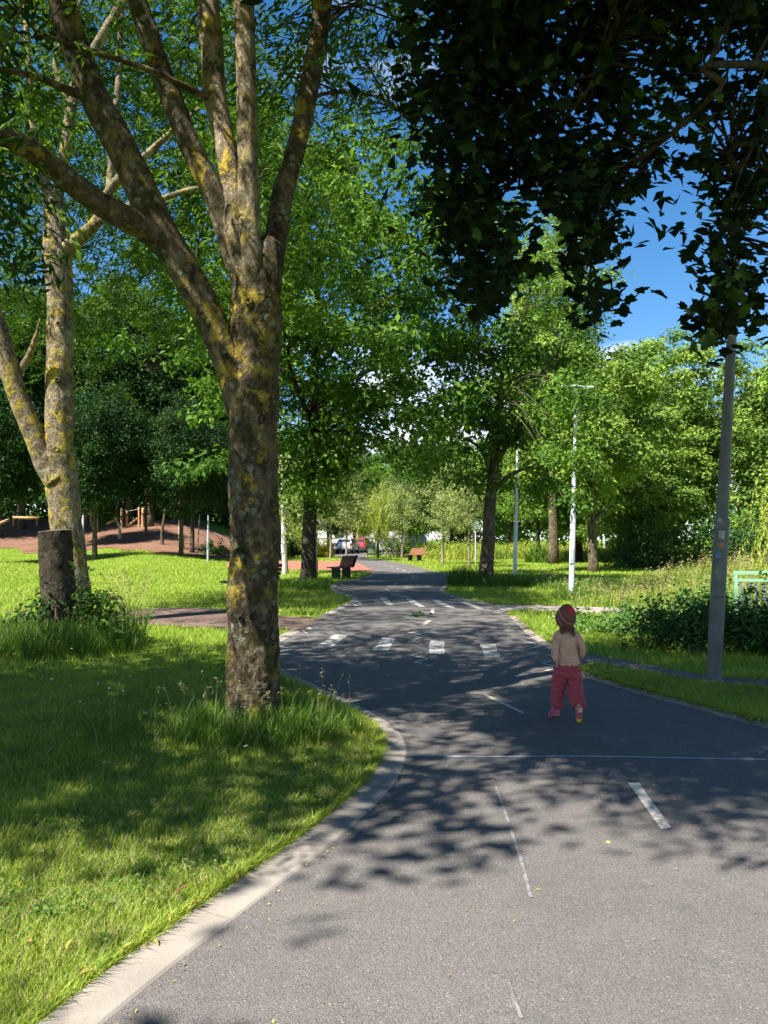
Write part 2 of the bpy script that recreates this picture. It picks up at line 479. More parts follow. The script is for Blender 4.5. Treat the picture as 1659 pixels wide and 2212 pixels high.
def axis(vals):
    out = []
    for a, b, n in vals: out += list(np.linspace(a, b, n, endpoint=False))
    return np.array(out + [vals[-1][1]])
gx = axis([(-600, -70, 8), (-70, 10, 80), (10, 70, 20), (70, 600, 8)])
gy = axis([(-60, 30, 18), (30, 90, 60), (90, 200, 12), (200, 900, 6)])
X, Y = np.meshgrid(gx, gy)
V = np.stack([X, Y, ground_h(X, Y)], -1).reshape(-1, 3)
nx = len(gx)
i = (np.arange(len(gy) - 1)[:, None] * nx + np.arange(nx - 1)[None]).ravel()
ground = MB().add(V, np.stack([i, i + 1, i + nx + 1, i + nx], 1)).build('lawn', M['lawn'])
tag(ground, 'mown green park lawn', kind='structure')

# ---- the winding asphalt path
LEFT = [(-4.2, -5.0), (-2.3, -1.0), (-1.35, 1.2)] + [G(*p) for p in [
    (230, 2212), (480, 2010), (640, 1888), (765, 1786), (848, 1700), (877, 1640), (874, 1602), (846, 1570), (800, 1541), (740, 1511), (680, 1482),
    (628, 1458), (598, 1437), (590, 1415), (604, 1393), (640, 1370), (692, 1340), (743, 1315), (772, 1299),
    (768, 1290), (745, 1283), (724, 1274), (722, 1267), (740, 1259), (769, 1253.5), (800, 1246), (809, 1237), (798, 1228), (769, 1218.6), (743, 1209.5), (729, 1204), (729, 1198)]]
RIGHT = [(3.0, -5.0), (3.9, -1.0), (4.1, 2.0), (3.75, 4.6)] + [G(*p) for p in [
    (1659, 1577), (1600, 1561), (1500, 1533), (1420, 1512), (1360, 1495), (1310, 1479), (1262, 1464), (1222, 1437), (1190, 1406), (1160, 1386), (1130, 1363), (1104, 1336),
    (1078, 1315), (1050, 1306.5), (1012, 1300), (968, 1288), (951, 1279.4), (953, 1270), (967, 1257.5), (972, 1247), (957, 1239.4), (926, 1231.4), (884, 1220.5), (830, 1211), (792, 1205), (790, 1199)]]
LS, RS = smooth_line(LEFT, 240), smooth_line(RIGHT, 240)
ROADP = np.concatenate([LS, RS[::-1]])
ROAD_Z = 0.012
road = tag(sheet('asphalt_path', ROADP, ROAD_Z, M['asphalt']), 'winding dark asphalt park path', kind='structure')
street = tag(sheet('street', [(-24, 72.5), (-5.6, 72.5), (-1.6, 72.5), (8, 79), (8, 118), (-24, 118)], 0.008, M['asphalt']), 'grey street beyond the park', kind='structure')

def strip(mb, P, w, z, closed=False):
    P = np.asarray(P, float); T = np.gradient(P, axis=0); T /= np.linalg.norm(T, axis=1)[:, None]
    Nn = np.stack([-T[:, 1], T[:, 0]], 1)
    a, b = P + Nn * w / 2, P - Nn * w / 2
    m = len(P); V = np.concatenate([np.c_[a, np.full(m, z)], np.c_[b, np.full(m, z)]])
    k = np.arange(m - 1)
    mb.add(V, np.stack([k + m, k + m + 1, k + 1, k], 1)); return mb
MZ = ROAD_Z + 0.004
Z5 = lambda x, y: G(564 + .32 * x, 1061.8 + .32 * y)     # read from a closer view
for q in [[(500, 970), (580, 978), (475, 1058), (375, 1050)], [(820, 993), (910, 998), (855, 1083), (750, 1078)],
          [(1140, 1010), (1237, 1018), (1237, 1105), (1130, 1100)], [(1478, 1032), (1577, 1038), (1615, 1130), (1508, 1125)],
          [(800, 718), (850, 720), (893, 772), (845, 768)], [(970, 727), (1020, 730), (1105, 783), (1060, 780)],
          [(1152, 737), (1200, 738), (1310, 792), (1255, 788)], [(1333, 747), (1385, 747), (1513, 800), (1465, 798)]]:
    rs = random.Random(q[0][0])
    P = []
    for a, b in zip(q, q[1:] + q[:1]):        # slightly uneven hand-laid edges
        A0, B0 = np.array(Z5(*a)), np.array(Z5(*b))
        for s in np.linspace(0, 1, 7)[:-1]: P.append(A0 + (B0 - A0) * s + np.array((rs.uniform(-.012, .012), rs.uniform(-.02, .02))))
    sheet('zebra_stripe', P, MZ, M['paint_old'] if q[0][0] in (1478, 1333) else M['paint'], road)
ZZ = [[(1060, 952), (1000, 958), (1085, 968), (998, 982), (1090, 990), (1020, 1008)],
      [(1075, 1098), (1000, 1110), (1125, 1137), (1035, 1160), (1150, 1185)],
      [(200, 1036), (120, 1050), (215, 1070), (118, 1088), (195, 1108), (110, 1105)],
      [(385, 920), (318, 925), (345, 940), (275, 945), (310, 962)],
      [(680, 738), (640, 742), (675, 762), (625, 765), (650, 780), (598, 778)],
      [(1640, 805), (1585, 808), (1640, 816), (1580, 822), (1625, 828)]]
for q in ZZ:
    P = np.array([Z5(*a) for a in q]); mb = MB()
    for a, b in zip(P[:-1], P[1:]):
        d_ = (b - a) / np.linalg.norm(b - a) * .02; strip(mb, [a - d_, b + d_], .045, MZ)
        MZ += .0001
    mb.build('zigzag_line', M['paint'], road)
for q in [[(1175, 1376), (1125, 1385), (1170, 1398), (1140, 1404)], [(1192, 1430), (1172, 1436), (1215, 1446), (1178, 1452), (1214, 1457)]]:
    P = np.array([G(*a) for a in q]); mb = MB()
    for a, b in zip(P[:-1], P[1:]): strip(mb, [a, b], .045, MZ); MZ += .0001
    mb.build('zigzag_line', M['paint'], road)
MZ = ROAD_Z + .0042
sheet('centre_dash', [G(*p) for p in [(1357, 1697), (1381, 1696), (1398, 1722), (1420, 1752), (1450, 1794), (1428, 1797), (1404, 1763), (1380, 1729)]], MZ, M['paint'], road)
sheet('centre_dash', [G(*p) for p in [(1040, 1503), (1049, 1502), (1134, 1543), (1127, 1545)]], MZ, M['paint_old'], road)
for a, b in [((1097, 905), (1137, 875)), ((1155, 826), (1160, 797)), ((1010, 722), (880, 692)), ((845, 664), (868, 676)), ((857, 645), (866, 641)), ((900, 627), (922, 619)), ((975, 609), (996, 604)),
             ((1018, 592), (1027, 587)), ((1018, 569), (1029, 577)), ((992, 550), (1009, 557)), ((953, 533), (973, 540)), ((914, 519), (932, 524)),
             ((871, 506), (889, 510)), ((830, 495), (846, 499)), ((790, 486), (805, 489)), ((748, 477), (766, 480)), ((700, 470), (716, 472))]:
    p, q = np.array(Z5(*a)), np.array(Z5(*b))
    strip(MB_ := MB(), [p, q], .08, MZ); MB_.build('centre_dash', M['paint'], road)
def wob(P, n, amp, seed):
    r = np.random.default_rng(seed); Q = smooth_line(P, n); Q[:, :2] += np.cumsum(r.normal(0, amp, (n, 2)), 0) * .3; return Q
for P, w, sd in [([G(u, v) for u, v in [(885, 1637), (1050, 1639), (1250, 1638), (1450, 1641), (1655, 1645)]], .020, 1),
                 ([G(u, v) for u, v in [(1058, 1675), (1076, 1720), (1100, 1790), (1120, 1850), (1145, 1945)]], .016, 2),
                 ([G(u, v) for u, v in [(1098, 2125), (1112, 2170), (1128, 2208)]], .012, 3)]:
    strip(MB_ := MB(), wob(P, 40, .002, sd), w, MZ - .0004); MB_.build('chalk_line', M['chalk_blue' if sd == 1 else 'chalk'], road)

# ---- side paths, play surface, wood chips
DIRT = smooth_line([G(*p) for p in [(700, 1336), (600, 1330), (490, 1317), (380, 1313), (280, 1318), (240, 1328), (270, 1342), (380, 1354), (490, 1358), (600, 1360), (650, 1362)]], 60)
tag(sheet('dirt_path', DIRT, .007, M['dirt']), 'brown trodden earth path', kind='structure')
SIDE1 = [G(*p) for p in [(1040, 1305), (1053, 1307), (1150, 1308), (1260, 1311), (1400, 1316), (1400, 1330), (1260, 1325), (1180, 1320), (1130, 1318), (1100, 1321), (1086, 1322)]]
tag(sheet('side_path', SIDE1, .007, M['pinkpath']), 'pale pinkish side path', kind='structure')
SIDE2 = smooth_line([G(*p) for p in [(1180, 1400), (1230, 1408), (1275, 1415), (1360, 1430), (1525, 1460), (1659, 1470), (1900, 1490), (1900, 1508), (1659, 1484), (1525, 1474), (1360, 1445), (1290, 1434), (1262, 1440), (1245, 1455)]], 60)
tag(sheet('footpath', SIDE2, .007, M['greypath']), 'narrow grey footpath beside the pole', kind='structure')
TART = [G(*p) for p in [(490, 1213), (757, 1213), (778, 1220), (800, 1230), (808, 1236.5), (790, 1236), (690, 1232), (560, 1230), (492, 1227)]]
tag(sheet('play_surface', TART, .03, M['tartan']), 'red rubber play surface', kind='structure')
wx, wy = np.meshgrid(np.linspace(0, 1, 60), np.linspace(0, 1, 24))
WX = -8.5 - wx * 40
lowb = 54.0 + .30 * (-WX - 10) + 1.2 * np.sin(WX * .55) + .6 * np.sin(WX * 1.7)
WY = lowb + wy * (15 + 2 * np.sin(WX * .3))
Vw = np.stack([WX, WY, ground_h(WX, WY) + .03 + .05 * np.sin(wy * np.pi)], -1).reshape(-1, 3)
i = (np.arange(23)[:, None] * 60 + np.arange(59)[None]).ravel()
tag(MB().add(Vw, np.stack([i, i + 60, i + 61, i + 1], 1)).build('wood_chip_bank', M['chips']), 'reddish bank of wood chips', kind='structure')
CHIPS = np.concatenate([np.stack([WX[0], WY[0]], 1), np.stack([WX[-1], WY[-1]], 1)[::-1]])

# ---- flush concrete kerb in single stones
def kerb(P, w, side, name, label, lmin=.88):
    k = tag(bpy.data.objects.new(name, None), label, kind='structure'); COL.objects.link(k)
    P = np.asarray(P, float)
    s = np.concatenate([[0], np.cumsum(np.linalg.norm(np.diff(P, axis=0), axis=1))])
    a = 0.0; r = np.random.default_rng(7)
    T = np.gradient(P, axis=0); T /= np.linalg.norm(T, axis=1)[:, None]
    Nn = np.stack([-T[:, 1], T[:, 0]], 1) * side
    f = lambda q, arr: np.stack([np.interp(q, s, arr[:, 0]), np.interp(q, s, arr[:, 1])], -1)
    while a < s[-1] - .2:
        L_ = lmin * max(1.0, f(np.array([a]), P)[0, 1] / 14.0)
        b = min(a + L_ - .010, s[-1]); q = np.linspace(a, b, 6)
        p, n = f(q, P), f(q, Nn); n /= np.linalg.norm(n, axis=1)[:, None]
        dz = r.uniform(-.003, .003); zi, zo = .019 + dz, .027 + dz
        ring = [np.c_[p + n * -.004, np.full(6, -.08)], np.c_[p - n * .004, np.full(6, zi - .008)], np.c_[p + n * .008, np.full(6, zi)],
                np.c_[p + n * (w - .01), np.full(6, zo)], np.c_[p + n * w, np.full(6, zo - .008)], np.c_[p + n * w, np.full(6, -.08)]]
        V = np.concatenate(ring); m = 6
        F = [np.array([(i * m + j, i * m + j + 1, (i + 1) * m + j + 1, (i + 1) * m + j) for i in range(5) for j in range(m - 1)]),
             np.array([[i * m for i in range(6)][::-1], [i * m + m - 1 for i in range(6)]])]
        MB().add(V, F).build('kerb_stone', M['kerb'], k, smooth=False)
        a += L_
    return k
def cut(S, a, b):
    return S[(np.arange(len(S)) >= a) & (np.arange(len(S)) <= b)]
iL = int(np.argmin(np.linalg.norm(LS - np.array(G(648, 1365)), axis=1)))
iL2 = int(np.argmin(np.linalg.norm(LS - np.array(G(700, 1336)), axis=1)))
iL3 = int(np.argmin(np.linalg.norm(LS - np.array(G(809, 1237)), axis=1)))
kerb(cut(LS, 2, iL), .185, 1, 'kerb', 'pale concrete kerb along the lawn')
kerb(cut(LS, iL2, iL3), .15, 1, 'kerb', 'concrete kerb round the bench lawn')
jR = [int(np.argmin(np.linalg.norm(RS - np.array(G(*p)), axis=1))) for p in [(1245, 1456), (1188, 1404), (1100, 1333), (1056, 1307), (957, 1239)]]
kerb(cut(RS, 2, jR[0]), .13, -1, 'kerb', 'dark kerb beneath the verge by the pole')
kerb(cut(RS, jR[1], jR[2]), .13, -1, 'kerb', 'kerb between the two side paths')
kerb(cut(RS, jR[3], jR[4]), .16, -1, 'kerb', 'pale curved kerb under the right-hand tree')

# ------------------------------------------------------------------ grass
def blades(mb, B, hgt, wid, bend, rng, segs=2, tint=None, az=None):
    """upright bent blades from base points B"""
    n = len(B)
    if n == 0: return
    az = rng.uniform(0, 2 * np.pi, n) if az is None else az
    dr = np.stack([np.cos(az), np.sin(az), np.zeros(n)], 1)
    sd = np.stack([-np.sin(az), np.cos(az), np.zeros(n)], 1)
    tw = rng.uniform(-.9, .9, n)[:, None]
    sd = sd * np.cos(tw) + dr * np.sin(tw)
    V = []
    for k in range(segs):
        t = k / segs
        c = B + dr * (bend * t ** 1.8)[:, None] + np.stack([np.zeros(n), np.zeros(n), hgt * (t - .18 * np.minimum(1, bend / hgt) * t ** 2)], 1)
        w = (wid * (1 - .45 * t) / 2)[:, None]
        V += [c - sd * w, c + sd * w]
    V.append(B + dr * bend[:, None] + np.stack([np.zeros(n), np.zeros(n), hgt * (1 - .18 * np.minimum(1, bend / hgt))], 1))
    K = 2 * segs + 1
    V = np.stack(V, 1)
    off = (np.arange(n) * K)[:, None]
    F = [np.concatenate([off + np.array([[2 * k, 2 * k + 1, 2 * k + 3, 2 * k + 2]]) for k in range(segs - 1)])] if segs > 1 else []
    F.append(off + np.array([[2 * segs - 2, 2 * segs - 1, 2 * segs]]))
    t = rng.uniform(0, 1, n) if tint is None else np.clip(tint + rng.normal(0, .15, n), 0, 1)
    mb.add(V.reshape(-1, 3), F, np.repeat(t, K))
KW = .20
_off = lambda S, w, sgn: S + sgn * w * (lambda T: np.stack([-T[:, 1], T[:, 0]], 1) / np.linalg.norm(T, axis=1)[:, None])(np.gradient(S, axis=0))
NOGRASS_ROAD = np.concatenate([_off(LS, .17, 1), _off(RS, .11, -1)[::-1]])
def lawn_ok(x, y):
    ok = ~inpoly(x, y, NOGRASS_ROAD)
    for p in (DIRT, SIDE1, SIDE2, TART, CHIPS): ok &= ~inpoly(x, y, p)
    return ok
def patchy(x, y):            # slow patchiness of a real lawn
    return .5 + .25 * np.sin(1.9 * x + 1.3 * np.sin(.8 * y)) * np.cos(1.3 * y + .7) + .25 * np.sin(5.1 * x - 2.2 * y) * np.sin(3.7 * y + 1)
rg = np.random.default_rng(11)
def scatter_lawn(n, d0, d1, pw, side=1.5):
    u = rg.uniform(0, 1, n); q = 2 - pw
    d = (d0 ** q + u * (d1 ** q - d0 ** q)) ** (1 / q)
    half = .52 * d + side
    x = rg.uniform(-1, 1, n) * half
    ok = lawn_ok(x, d)
    return x[ok], d[ok]
near, far = MB(), MB()
x, y = scatter_lawn(285000, 2.0, 9.0, 1.75, 1.1)
pz = patchy(x, y); n = len(x)
hgt = (.024 + .032 * rg.random(n) ** 1.5 + .034 * np.clip(pz, 0, 1) ** 1.5) * (1 + .15 * rg.normal(size=n))
blades(near, np.stack([x, y, np.zeros(n)], 1), hgt, .0036 * (y / 3) ** .66 * rg.uniform(.7, 1.3, n), hgt * rg.uniform(.25, 1.05, n), rg, 2, .12 + .65 * pz)
# straw-coloured dead blades between the green ones
x, y = scatter_lawn(75000, 2.0, 9.0, 1.75, 1.1); n = len(x)
dry = MB(); h_ = rg.uniform(.02, .055, n)
blades(dry, np.stack([x, y, np.zeros(n)], 1), h_, .0036 * (y / 3) ** .6 * np.ones(n), h_ * rg.uniform(.6, 2.0, n), rg, 2)
x, y = scatter_lawn(210000, 9.0, 62.0, 1.72, 6)
pz = patchy(x * .5, y * .5); n = len(x)
hgt = (.055 + .04 * rg.random(n) + .03 * pz) * (1 + .006 * y)
blades(far, np.stack([x, y, ground_h(x, y)], 1), hgt, .0042 * (y / 3) ** .80 * rg.uniform(.7, 1.3, n), hgt * rg.uniform(.3, 1.0, n), rg, 1, .3 + .4 * pz)
tag(near.build('grass', M['grass'], tint=True), 'short lawn grass beside the path', 'grass', kind='stuff')
tag(dry.build('dry_grass', M['grass_dry'], tint=True), 'straw-coloured dead blades in the lawn', 'grass', kind='stuff')
tag(far.build('grass', M['grass'], tint=True), 'short lawn grass farther into the park', 'grass', kind='stuff')

# ragged grass edge that creeps over the kerb
edge = MB()
for S, sg, w, nn, lo, hi in [(LS, 1, .185, 9000, 1, 11), (RS, -1, .12, 4000, 4, 12)]:
    S2 = _off(S, w, sg); m_ = (S2[:, 1] > lo) & (S2[:, 1] < hi); S2 = S2[m_]
    q = rg.uniform(0, len(S2) - 1.01, nn); i_ = q.astype(int); p = S2[i_] + (S2[i_ + 1] - S2[i_]) * (q - i_)[:, None]
    T_ = S2[np.minimum(i_ + 1, len(S2) - 1)] - S2[i_]; T_ /= np.linalg.norm(T_, axis=1)[:, None] + 1e-9
    nrm = np.stack([-T_[:, 1], T_[:, 0]], 1) * sg
    p = p + nrm * rg.uniform(-.005, .06, nn)[:, None]
    hh = rg.uniform(.04, .10, nn); azm = np.arctan2(-nrm[:, 1], -nrm[:, 0]) + rg.normal(0, .9, nn)
    blades(edge, np.c_[p, np.full(nn, .0)], hh, .0046 * (p[:, 1] / 3) ** .6, hh * rg.uniform(.4, 1.2, nn), rg, 2, None, azm)
tag(edge.build('edge_grass', M['grass'], tint=True), 'ragged grass fringe creeping over the kerb', 'grass', kind='stuff')

def tuft(name, label, c, rad, n, hmin, hmax, wid, mat='grass_long', bend=.6, heads=0, keep=None, kind='stuff'):
    r = np.random.default_rng(abs(hash((round(c[0] * 100), round(c[1] * 100), n))) % 99991)
    rr = rad * np.sqrt(r.random(n)); th = r.uniform(0, 6.283, n)
    B = np.stack([c[0] + rr * np.cos(th) * 1.25, c[1] + rr * np.sin(th), np.zeros(n)], 1)
    B[:, 2] = ground_h(B[:, 0], B[:, 1])
    if keep is not None: B = B[keep(B)]
    ok = lawn_ok(B[:, 0], B[:, 1]); B = B[ok]; n = len(B)
    fall = 1 - .55 * (np.hypot(B[:, 0] - c[0], B[:, 1] - c[1]) / (rad * 1.25)) ** 2
    h = r.uniform(hmin, hmax, n) * fall
    mb = MB(); blades(mb, B, h, wid * r.uniform(.7, 1.3, n), h * r.uniform(.15, bend * 1.5, n), r, 4)
    o = mb.build(name, M[mat], tint=True)
    if heads:
        k = r.choice(n, min(heads, n), replace=False); s = MB()
        hb = B[k]; hh = r.uniform(hmax * .9, hmax * 1.35, len(k)); bb = hh * r.uniform(.1, .45, len(k)); az = r.uniform(0, 6.28, len(k))
        blades(s, hb, hh, np.full(len(k), wid * .55), bb, r, 4, None, az)
        tip = hb + np.stack([np.cos(az) * bb, np.sin(az) * bb, hh * (1 - .18 * np.minimum(1, bb / hh))], 1)
        for j in range(5):
            leaves(s, tip - np.stack([np.cos(az) * bb * .05 * j, np.sin(az) * bb * .05 * j, hh * .03 * j], 1), wid * 5, r, LONG, .6)
        s.build('seed_heads', M['grass_dry'], o, tint=True)
    return tag(o, label, 'long grass', kind=kind)

# ================================================================== TREES
gp = lambda *q: np.array([G(*p) for p in q])
LIT += [gp((-200, 2400), (230, 2212), (560, 1950), (650, 1915), (900, 1905), (960, 1800), (1080, 1735), (1180, 1655), (1360, 1640), (1430, 1705), (1560, 1760), (1659, 1800), (1659, 1900), (1570, 1950), (1590, 2080), (1659, 2120), (1659, 2400)),
        gp((-500, 1820), (0, 1800), (160, 1772), (260, 1805), (340, 1842), (600, 1815), (770, 1742), (640, 1905), (230, 2220), (-500, 2420)),
        gp((235, 1590), (240, 1560), (345, 1555), (350, 1588)), gp((30, 1616), (40, 1592), (92, 1595), (88, 1616)), gp((125, 1646), (150, 1612), (228, 1614), (215, 1646)), gp((312, 1690), (330, 1645), (392, 1645), (380, 1688)),
        gp((360, 1395), (370, 1358), (495, 1358), (490, 1385)), gp((-20, 1420), (-10, 1345), (90, 1340), (85, 1405)),
        gp((980, 1345), (985, 1312), (1105, 1308), (1110, 1342)), gp((780, 1253), (760, 1205), (980, 1225), (965, 1252)),
        gp((-300, 1264), (-300, 1200), (500, 1205), (480, 1258)), gp((890, 1625), (880, 1560), (960, 1525), (1120, 1560), (1180, 1610), (1130, 1632)), gp((880, 1508), (860, 1474), (1010, 1466), (1150, 1490), (1120, 1525)),
        gp((690, 1500), (690, 1480), (740, 1478), (750, 1500)), gp((1100, 1395), (1090, 1330), (1260, 1330), (1300, 1395)),
        np.array([(3.4, 11.9), (11, 11.4), (14, 26), (4.5, 26)])]
for u, v, d, rad in [(505, 470, 6.3, .46), (500, 380, 6.3, .46), (490, 290, 6.3, .42), (540, 430, 6.2, .46), (536, 330, 6.2, .46), (532, 200, 6.2, .30), (528, 80, 6.2, .30), (545, 520, 6.2, .5),
                     (530, 1548, 6.2, .22), (545, 1300, 6.2, .16), (440, 680, 6.2, .2), (150, 1230, 13.8, .5), (140, 1130, 13.8, .5), (130, 1030, 13.8, .5), (125, 930, 13.8, .5), (120, 820, 13.8, .45), (122, 700, 13.8, .45), (60, 900, 13.7, .45), (20, 800, 13.6, .45),
                     (230, 440, 13.6, .4), (330, 320, 13.4, .4), (160, 200, 14, .35), (230, 70, 14, .35), (60, 130, 14.3, .3), (410, 410, 13.4, .35)]:
    BEAMS.append((A(u, v, d), rad))
def limb_pts(spec, n):
    P = np.array([A(u, v, d) for u, v, d, w in spec]); r = np.array([w / 2 * d / FPX for u, v, d, w in spec])
    Q = smooth_line(P, n); rr = smooth_line(r[:, None], n)[:, 0]
    return Q, rr
def limb(name, spec, mat, parent, n=40, sides=20, rough=.12, seed=1, extend=None, cap=True, foot=0.0):
    r = np.random.default_rng(seed)
    Q, rr = limb_pts(spec, n)
    if extend is not None:
        d_ = Q[-1] - Q[-3]; d_ /= np.linalg.norm(d_); L_ = extend
        ext = [Q[-1] + d_ * L_ * t + np.array((0, 0, .35 * L_ * t * t)) + r.normal(0, .04 * L_, 3) * t for t in np.linspace(.2, 1, 6)]
        Q = np.concatenate([Q, ext]); rr = np.concatenate([rr, rr[-1] * np.linspace(.9, .2, 6)])
    if foot:
        t = np.clip((Q[:, 2] - Q[0, 2]) / .45, 0, 1); rr = rr * (1 + foot * (1 - t) ** 2)
    V, F = tube(Q, rr, sides, rough, r, cap)
    o = MB().add(V - np.array(parent.location), F).build(name, mat, parent)
    return o, Q, rr

def clump_leaves(mb, C, n_each, rc, size, rng, tmpl=LEAF, up=.35, flat=.65, tints=None):
    C = np.asarray(C); m = len(C)
    n = m * n_each
    off = rng.normal(size=(n, 3)); P = np.repeat(C, n_each, 0) + off * np.array((rc, rc, rc * flat))
    tb = np.repeat(rng.uniform(.05, .9, m) if tints is None else tints, n_each)
    # leaves of a clump face outwards and up, so each clump has a lit side and a dark side
    nn = off / (np.linalg.norm(off, axis=1)[:, None] + 1e-6) * .75 + rng.normal(size=(n, 3)) * .45 + np.array((0, 0, up))
    nn /= np.linalg.norm(nn, axis=1)[:, None]
    a = rng.normal(size=(n, 3)) + np.array((0, 0, -.5)); a -= nn * (a * nn).sum(1)[:, None]; a /= np.linalg.norm(a, axis=1)[:, None] + 1e-9
    leaves(mb, P, size, rng, tmpl, frames=np.stack([a, np.cross(nn, a), nn], 1), tint=tb)
def pinnate(mb, C, D, rng, length=.26, nl=4, size=.085, droop=.35):
    """ash-like compound leaves: pairs of leaflets along a drooping stalk"""
    n = len(C); D = D / (np.linalg.norm(D, axis=1)[:, None] + 1e-9)
    up = np.array((0, 0, 1.0)); side = np.cross(D, up); side /= np.linalg.norm(side, axis=1)[:, None] + 1e-9
    ln = length * rng.uniform(.7, 1.2, n)[:, None]; tb = rng.uniform(0, 1, n)
    for k in range(nl):
        t = (k + 1) / nl
        base = C + D * ln * t - up * (droop * ln * t * t)
        for s in (-1, 1):
            ax = D * .55 + side * s * .75 - up * rng.uniform(.15, .55, n)[:, None]; ax += rng.normal(0, .15, (n, 3)); ax /= np.linalg.norm(ax, axis=1)[:, None]
            nn = np.cross(ax, side * s); nn = nn + up * .8; nn -= ax * (nn * ax).sum(1)[:, None]; nn /= np.linalg.norm(nn, axis=1)[:, None]
            leaves(mb, base, size, rng, LONG, frames=np.stack([ax, np.cross(nn, ax), nn], 1), tint=tb)

def gen_tree(seed, H, hb, rad, cz, cr, n_limb, n_clump, n_each, rc, leaf, lean=(0, 0), sides=10, tmpl=LEAF, weep=0, low=0.0, up=.35, rough=.1, hollow=.45, fork=.75, flat=.65, twigs=True, at=None):
    """a tree standing at the origin: returns (trunk MB, crown MB)"""
    r = np.random.default_rng(seed)
    tr, cw = MB(), MB()
    th_ = H * fork
    z = np.linspace(-.15, th_, 16); w = np.cumsum(r.normal(0, .018 * H / 10, (16, 2)), 0)
    P = np.c_[w[:, 0] + lean[0] * z / H, w[:, 1] + lean[1] * z / H, z]
    rr = rad * np.interp(z / th_, [-.05, 0, .04, .1, .6, 1], [1.35, 1.32, 1.12, 1.0, .62, .18])
    V, F = tube(P, rr, sides + 4, rough, r); tr.add(V, F)
    cxy = np.array((lean[0] * cz / H, lean[1] * cz / H))
    # clump centres in the crown's volume, thicker towards its outside
    C = []
    while len(C) < n_clump:
        p = r.normal(size=3); p /= np.linalg.norm(p); q = r.random() ** .42
        if q < hollow and r.random() < .7: continue
        p = p * q
        bump = 1 + .22 * math.sin(3 * math.atan2(p[1], p[0]) + seed) + .15 * math.sin(7 * p[2] + 5 * p[0] + seed)
        p = p * np.array(cr) * bump
        if p[2] < -cr[2] * (1 - low): continue
        C.append(p + np.array((cxy[0], cxy[1], cz)))
    C = np.array(C)
    if at is not None: C = C[~blocked(C + np.array(at), .6)]
    # limbs
    LP = []
    for k in range(n_limb):
        t0 = hb / th_ + (1 - hb / th_) * (k / max(1, n_limb - 1)) * .85
        i0 = t0 * 15 ; b = np.array([np.interp(i0, np.arange(16), P[:, c]) for c in range(3)])
        a = k * 2.4 + r.uniform(-.5, .5)
        zt = np.clip(b[2] + r.uniform(.15, .5) * cr[2], cz - cr[2] * .9, cz + cr[2] * .85)
        sc = math.sqrt(max(.1, 1 - ((zt - cz) / cr[2]) ** 2)) * r.uniform(.55, .82)
        tip = np.array((cxy[0] + math.cos(a) * cr[0] * sc, cxy[1] + math.sin(a) * cr[1] * sc, zt))
        mid = b * .5 + tip * .5 + np.array((0, 0, .10 * np.linalg.norm(tip - b))) + r.normal(0, .05 * cr[0], 3)
        Q = smooth_line([b, mid, tip], 9)
        r0 = np.interp(i0, np.arange(16), rr) * .62
        V, F = tube(Q, np.linspace(r0, max(.010, r0 * .16), 9), max(5, sides - 4), rough, r, False); tr.add(V, F); LP.append(Q)
    LP = np.concatenate(LP + [P[9:]])
    if twigs:
        for c in C:
            d_ = np.linalg.norm(LP - c, axis=1) + np.maximum(0, LP[:, 2] - c[2]) * .6; b = LP[np.argmin(d_)]
            Q = smooth_line([b, b * .5 + c * .5 + r.normal(0, .12, 3), c + (c - b) * .15], 5)
            V, F = tube(Q, np.linspace(rad * .085, rad * .02, 5), 3, 0, r, False); tr.add(V, F)
    if weep:
        for c in C:
            ns = n_each // 26
            st = c + r.normal(size=(ns, 3)) * rc * np.array((1, 1, .5))
            for s_ in st:
                L_ = min(weep * r.uniform(.5, 1.1), max(.3, s_[2] - .5)); k = np.arange(26) / 26
                pp = s_ + np.stack([.12 * np.sin(k * 5 + s_[0] * 9) + (s_[0] - cxy[0]) * .10 * k, .12 * np.cos(k * 4 + s_[1] * 7) + (s_[1] - cxy[1]) * .10 * k, -L_ * k], 1)
                ax = np.tile(np.array((0, 0, -1.0)), (26, 1)) + r.normal(0, .35, (26, 3)); ax /= np.linalg.norm(ax, axis=1)[:, None]
                q = r.normal(size=(26, 3)); q -= ax * (q * ax).sum(1)[:, None]; q /= np.linalg.norm(q, axis=1)[:, None]
                leaves(cw, pp, leaf, r, LONG, frames=np.stack([ax, np.cross(q, ax), q], 1), tint=np.full(26, r.uniform(.2, .8)))
    else:
        clump_leaves(cw, C, n_each, rc, leaf, r, tmpl, up, flat)
    return tr, cw
def plant_tree(name, label, loc, tr, cw, bark, leafm, cat='tree', group=None, rz=0.0):
    t = thing(name, label, cat, (loc[0], loc[1], float(ground_h(loc[0], loc[1])) if len(loc) < 3 else loc[2]), rz, group)
    tr.build('trunk', M[bark], t); cw.build('crown', M[leafm], t, smooth=False, tint=True)
    return t

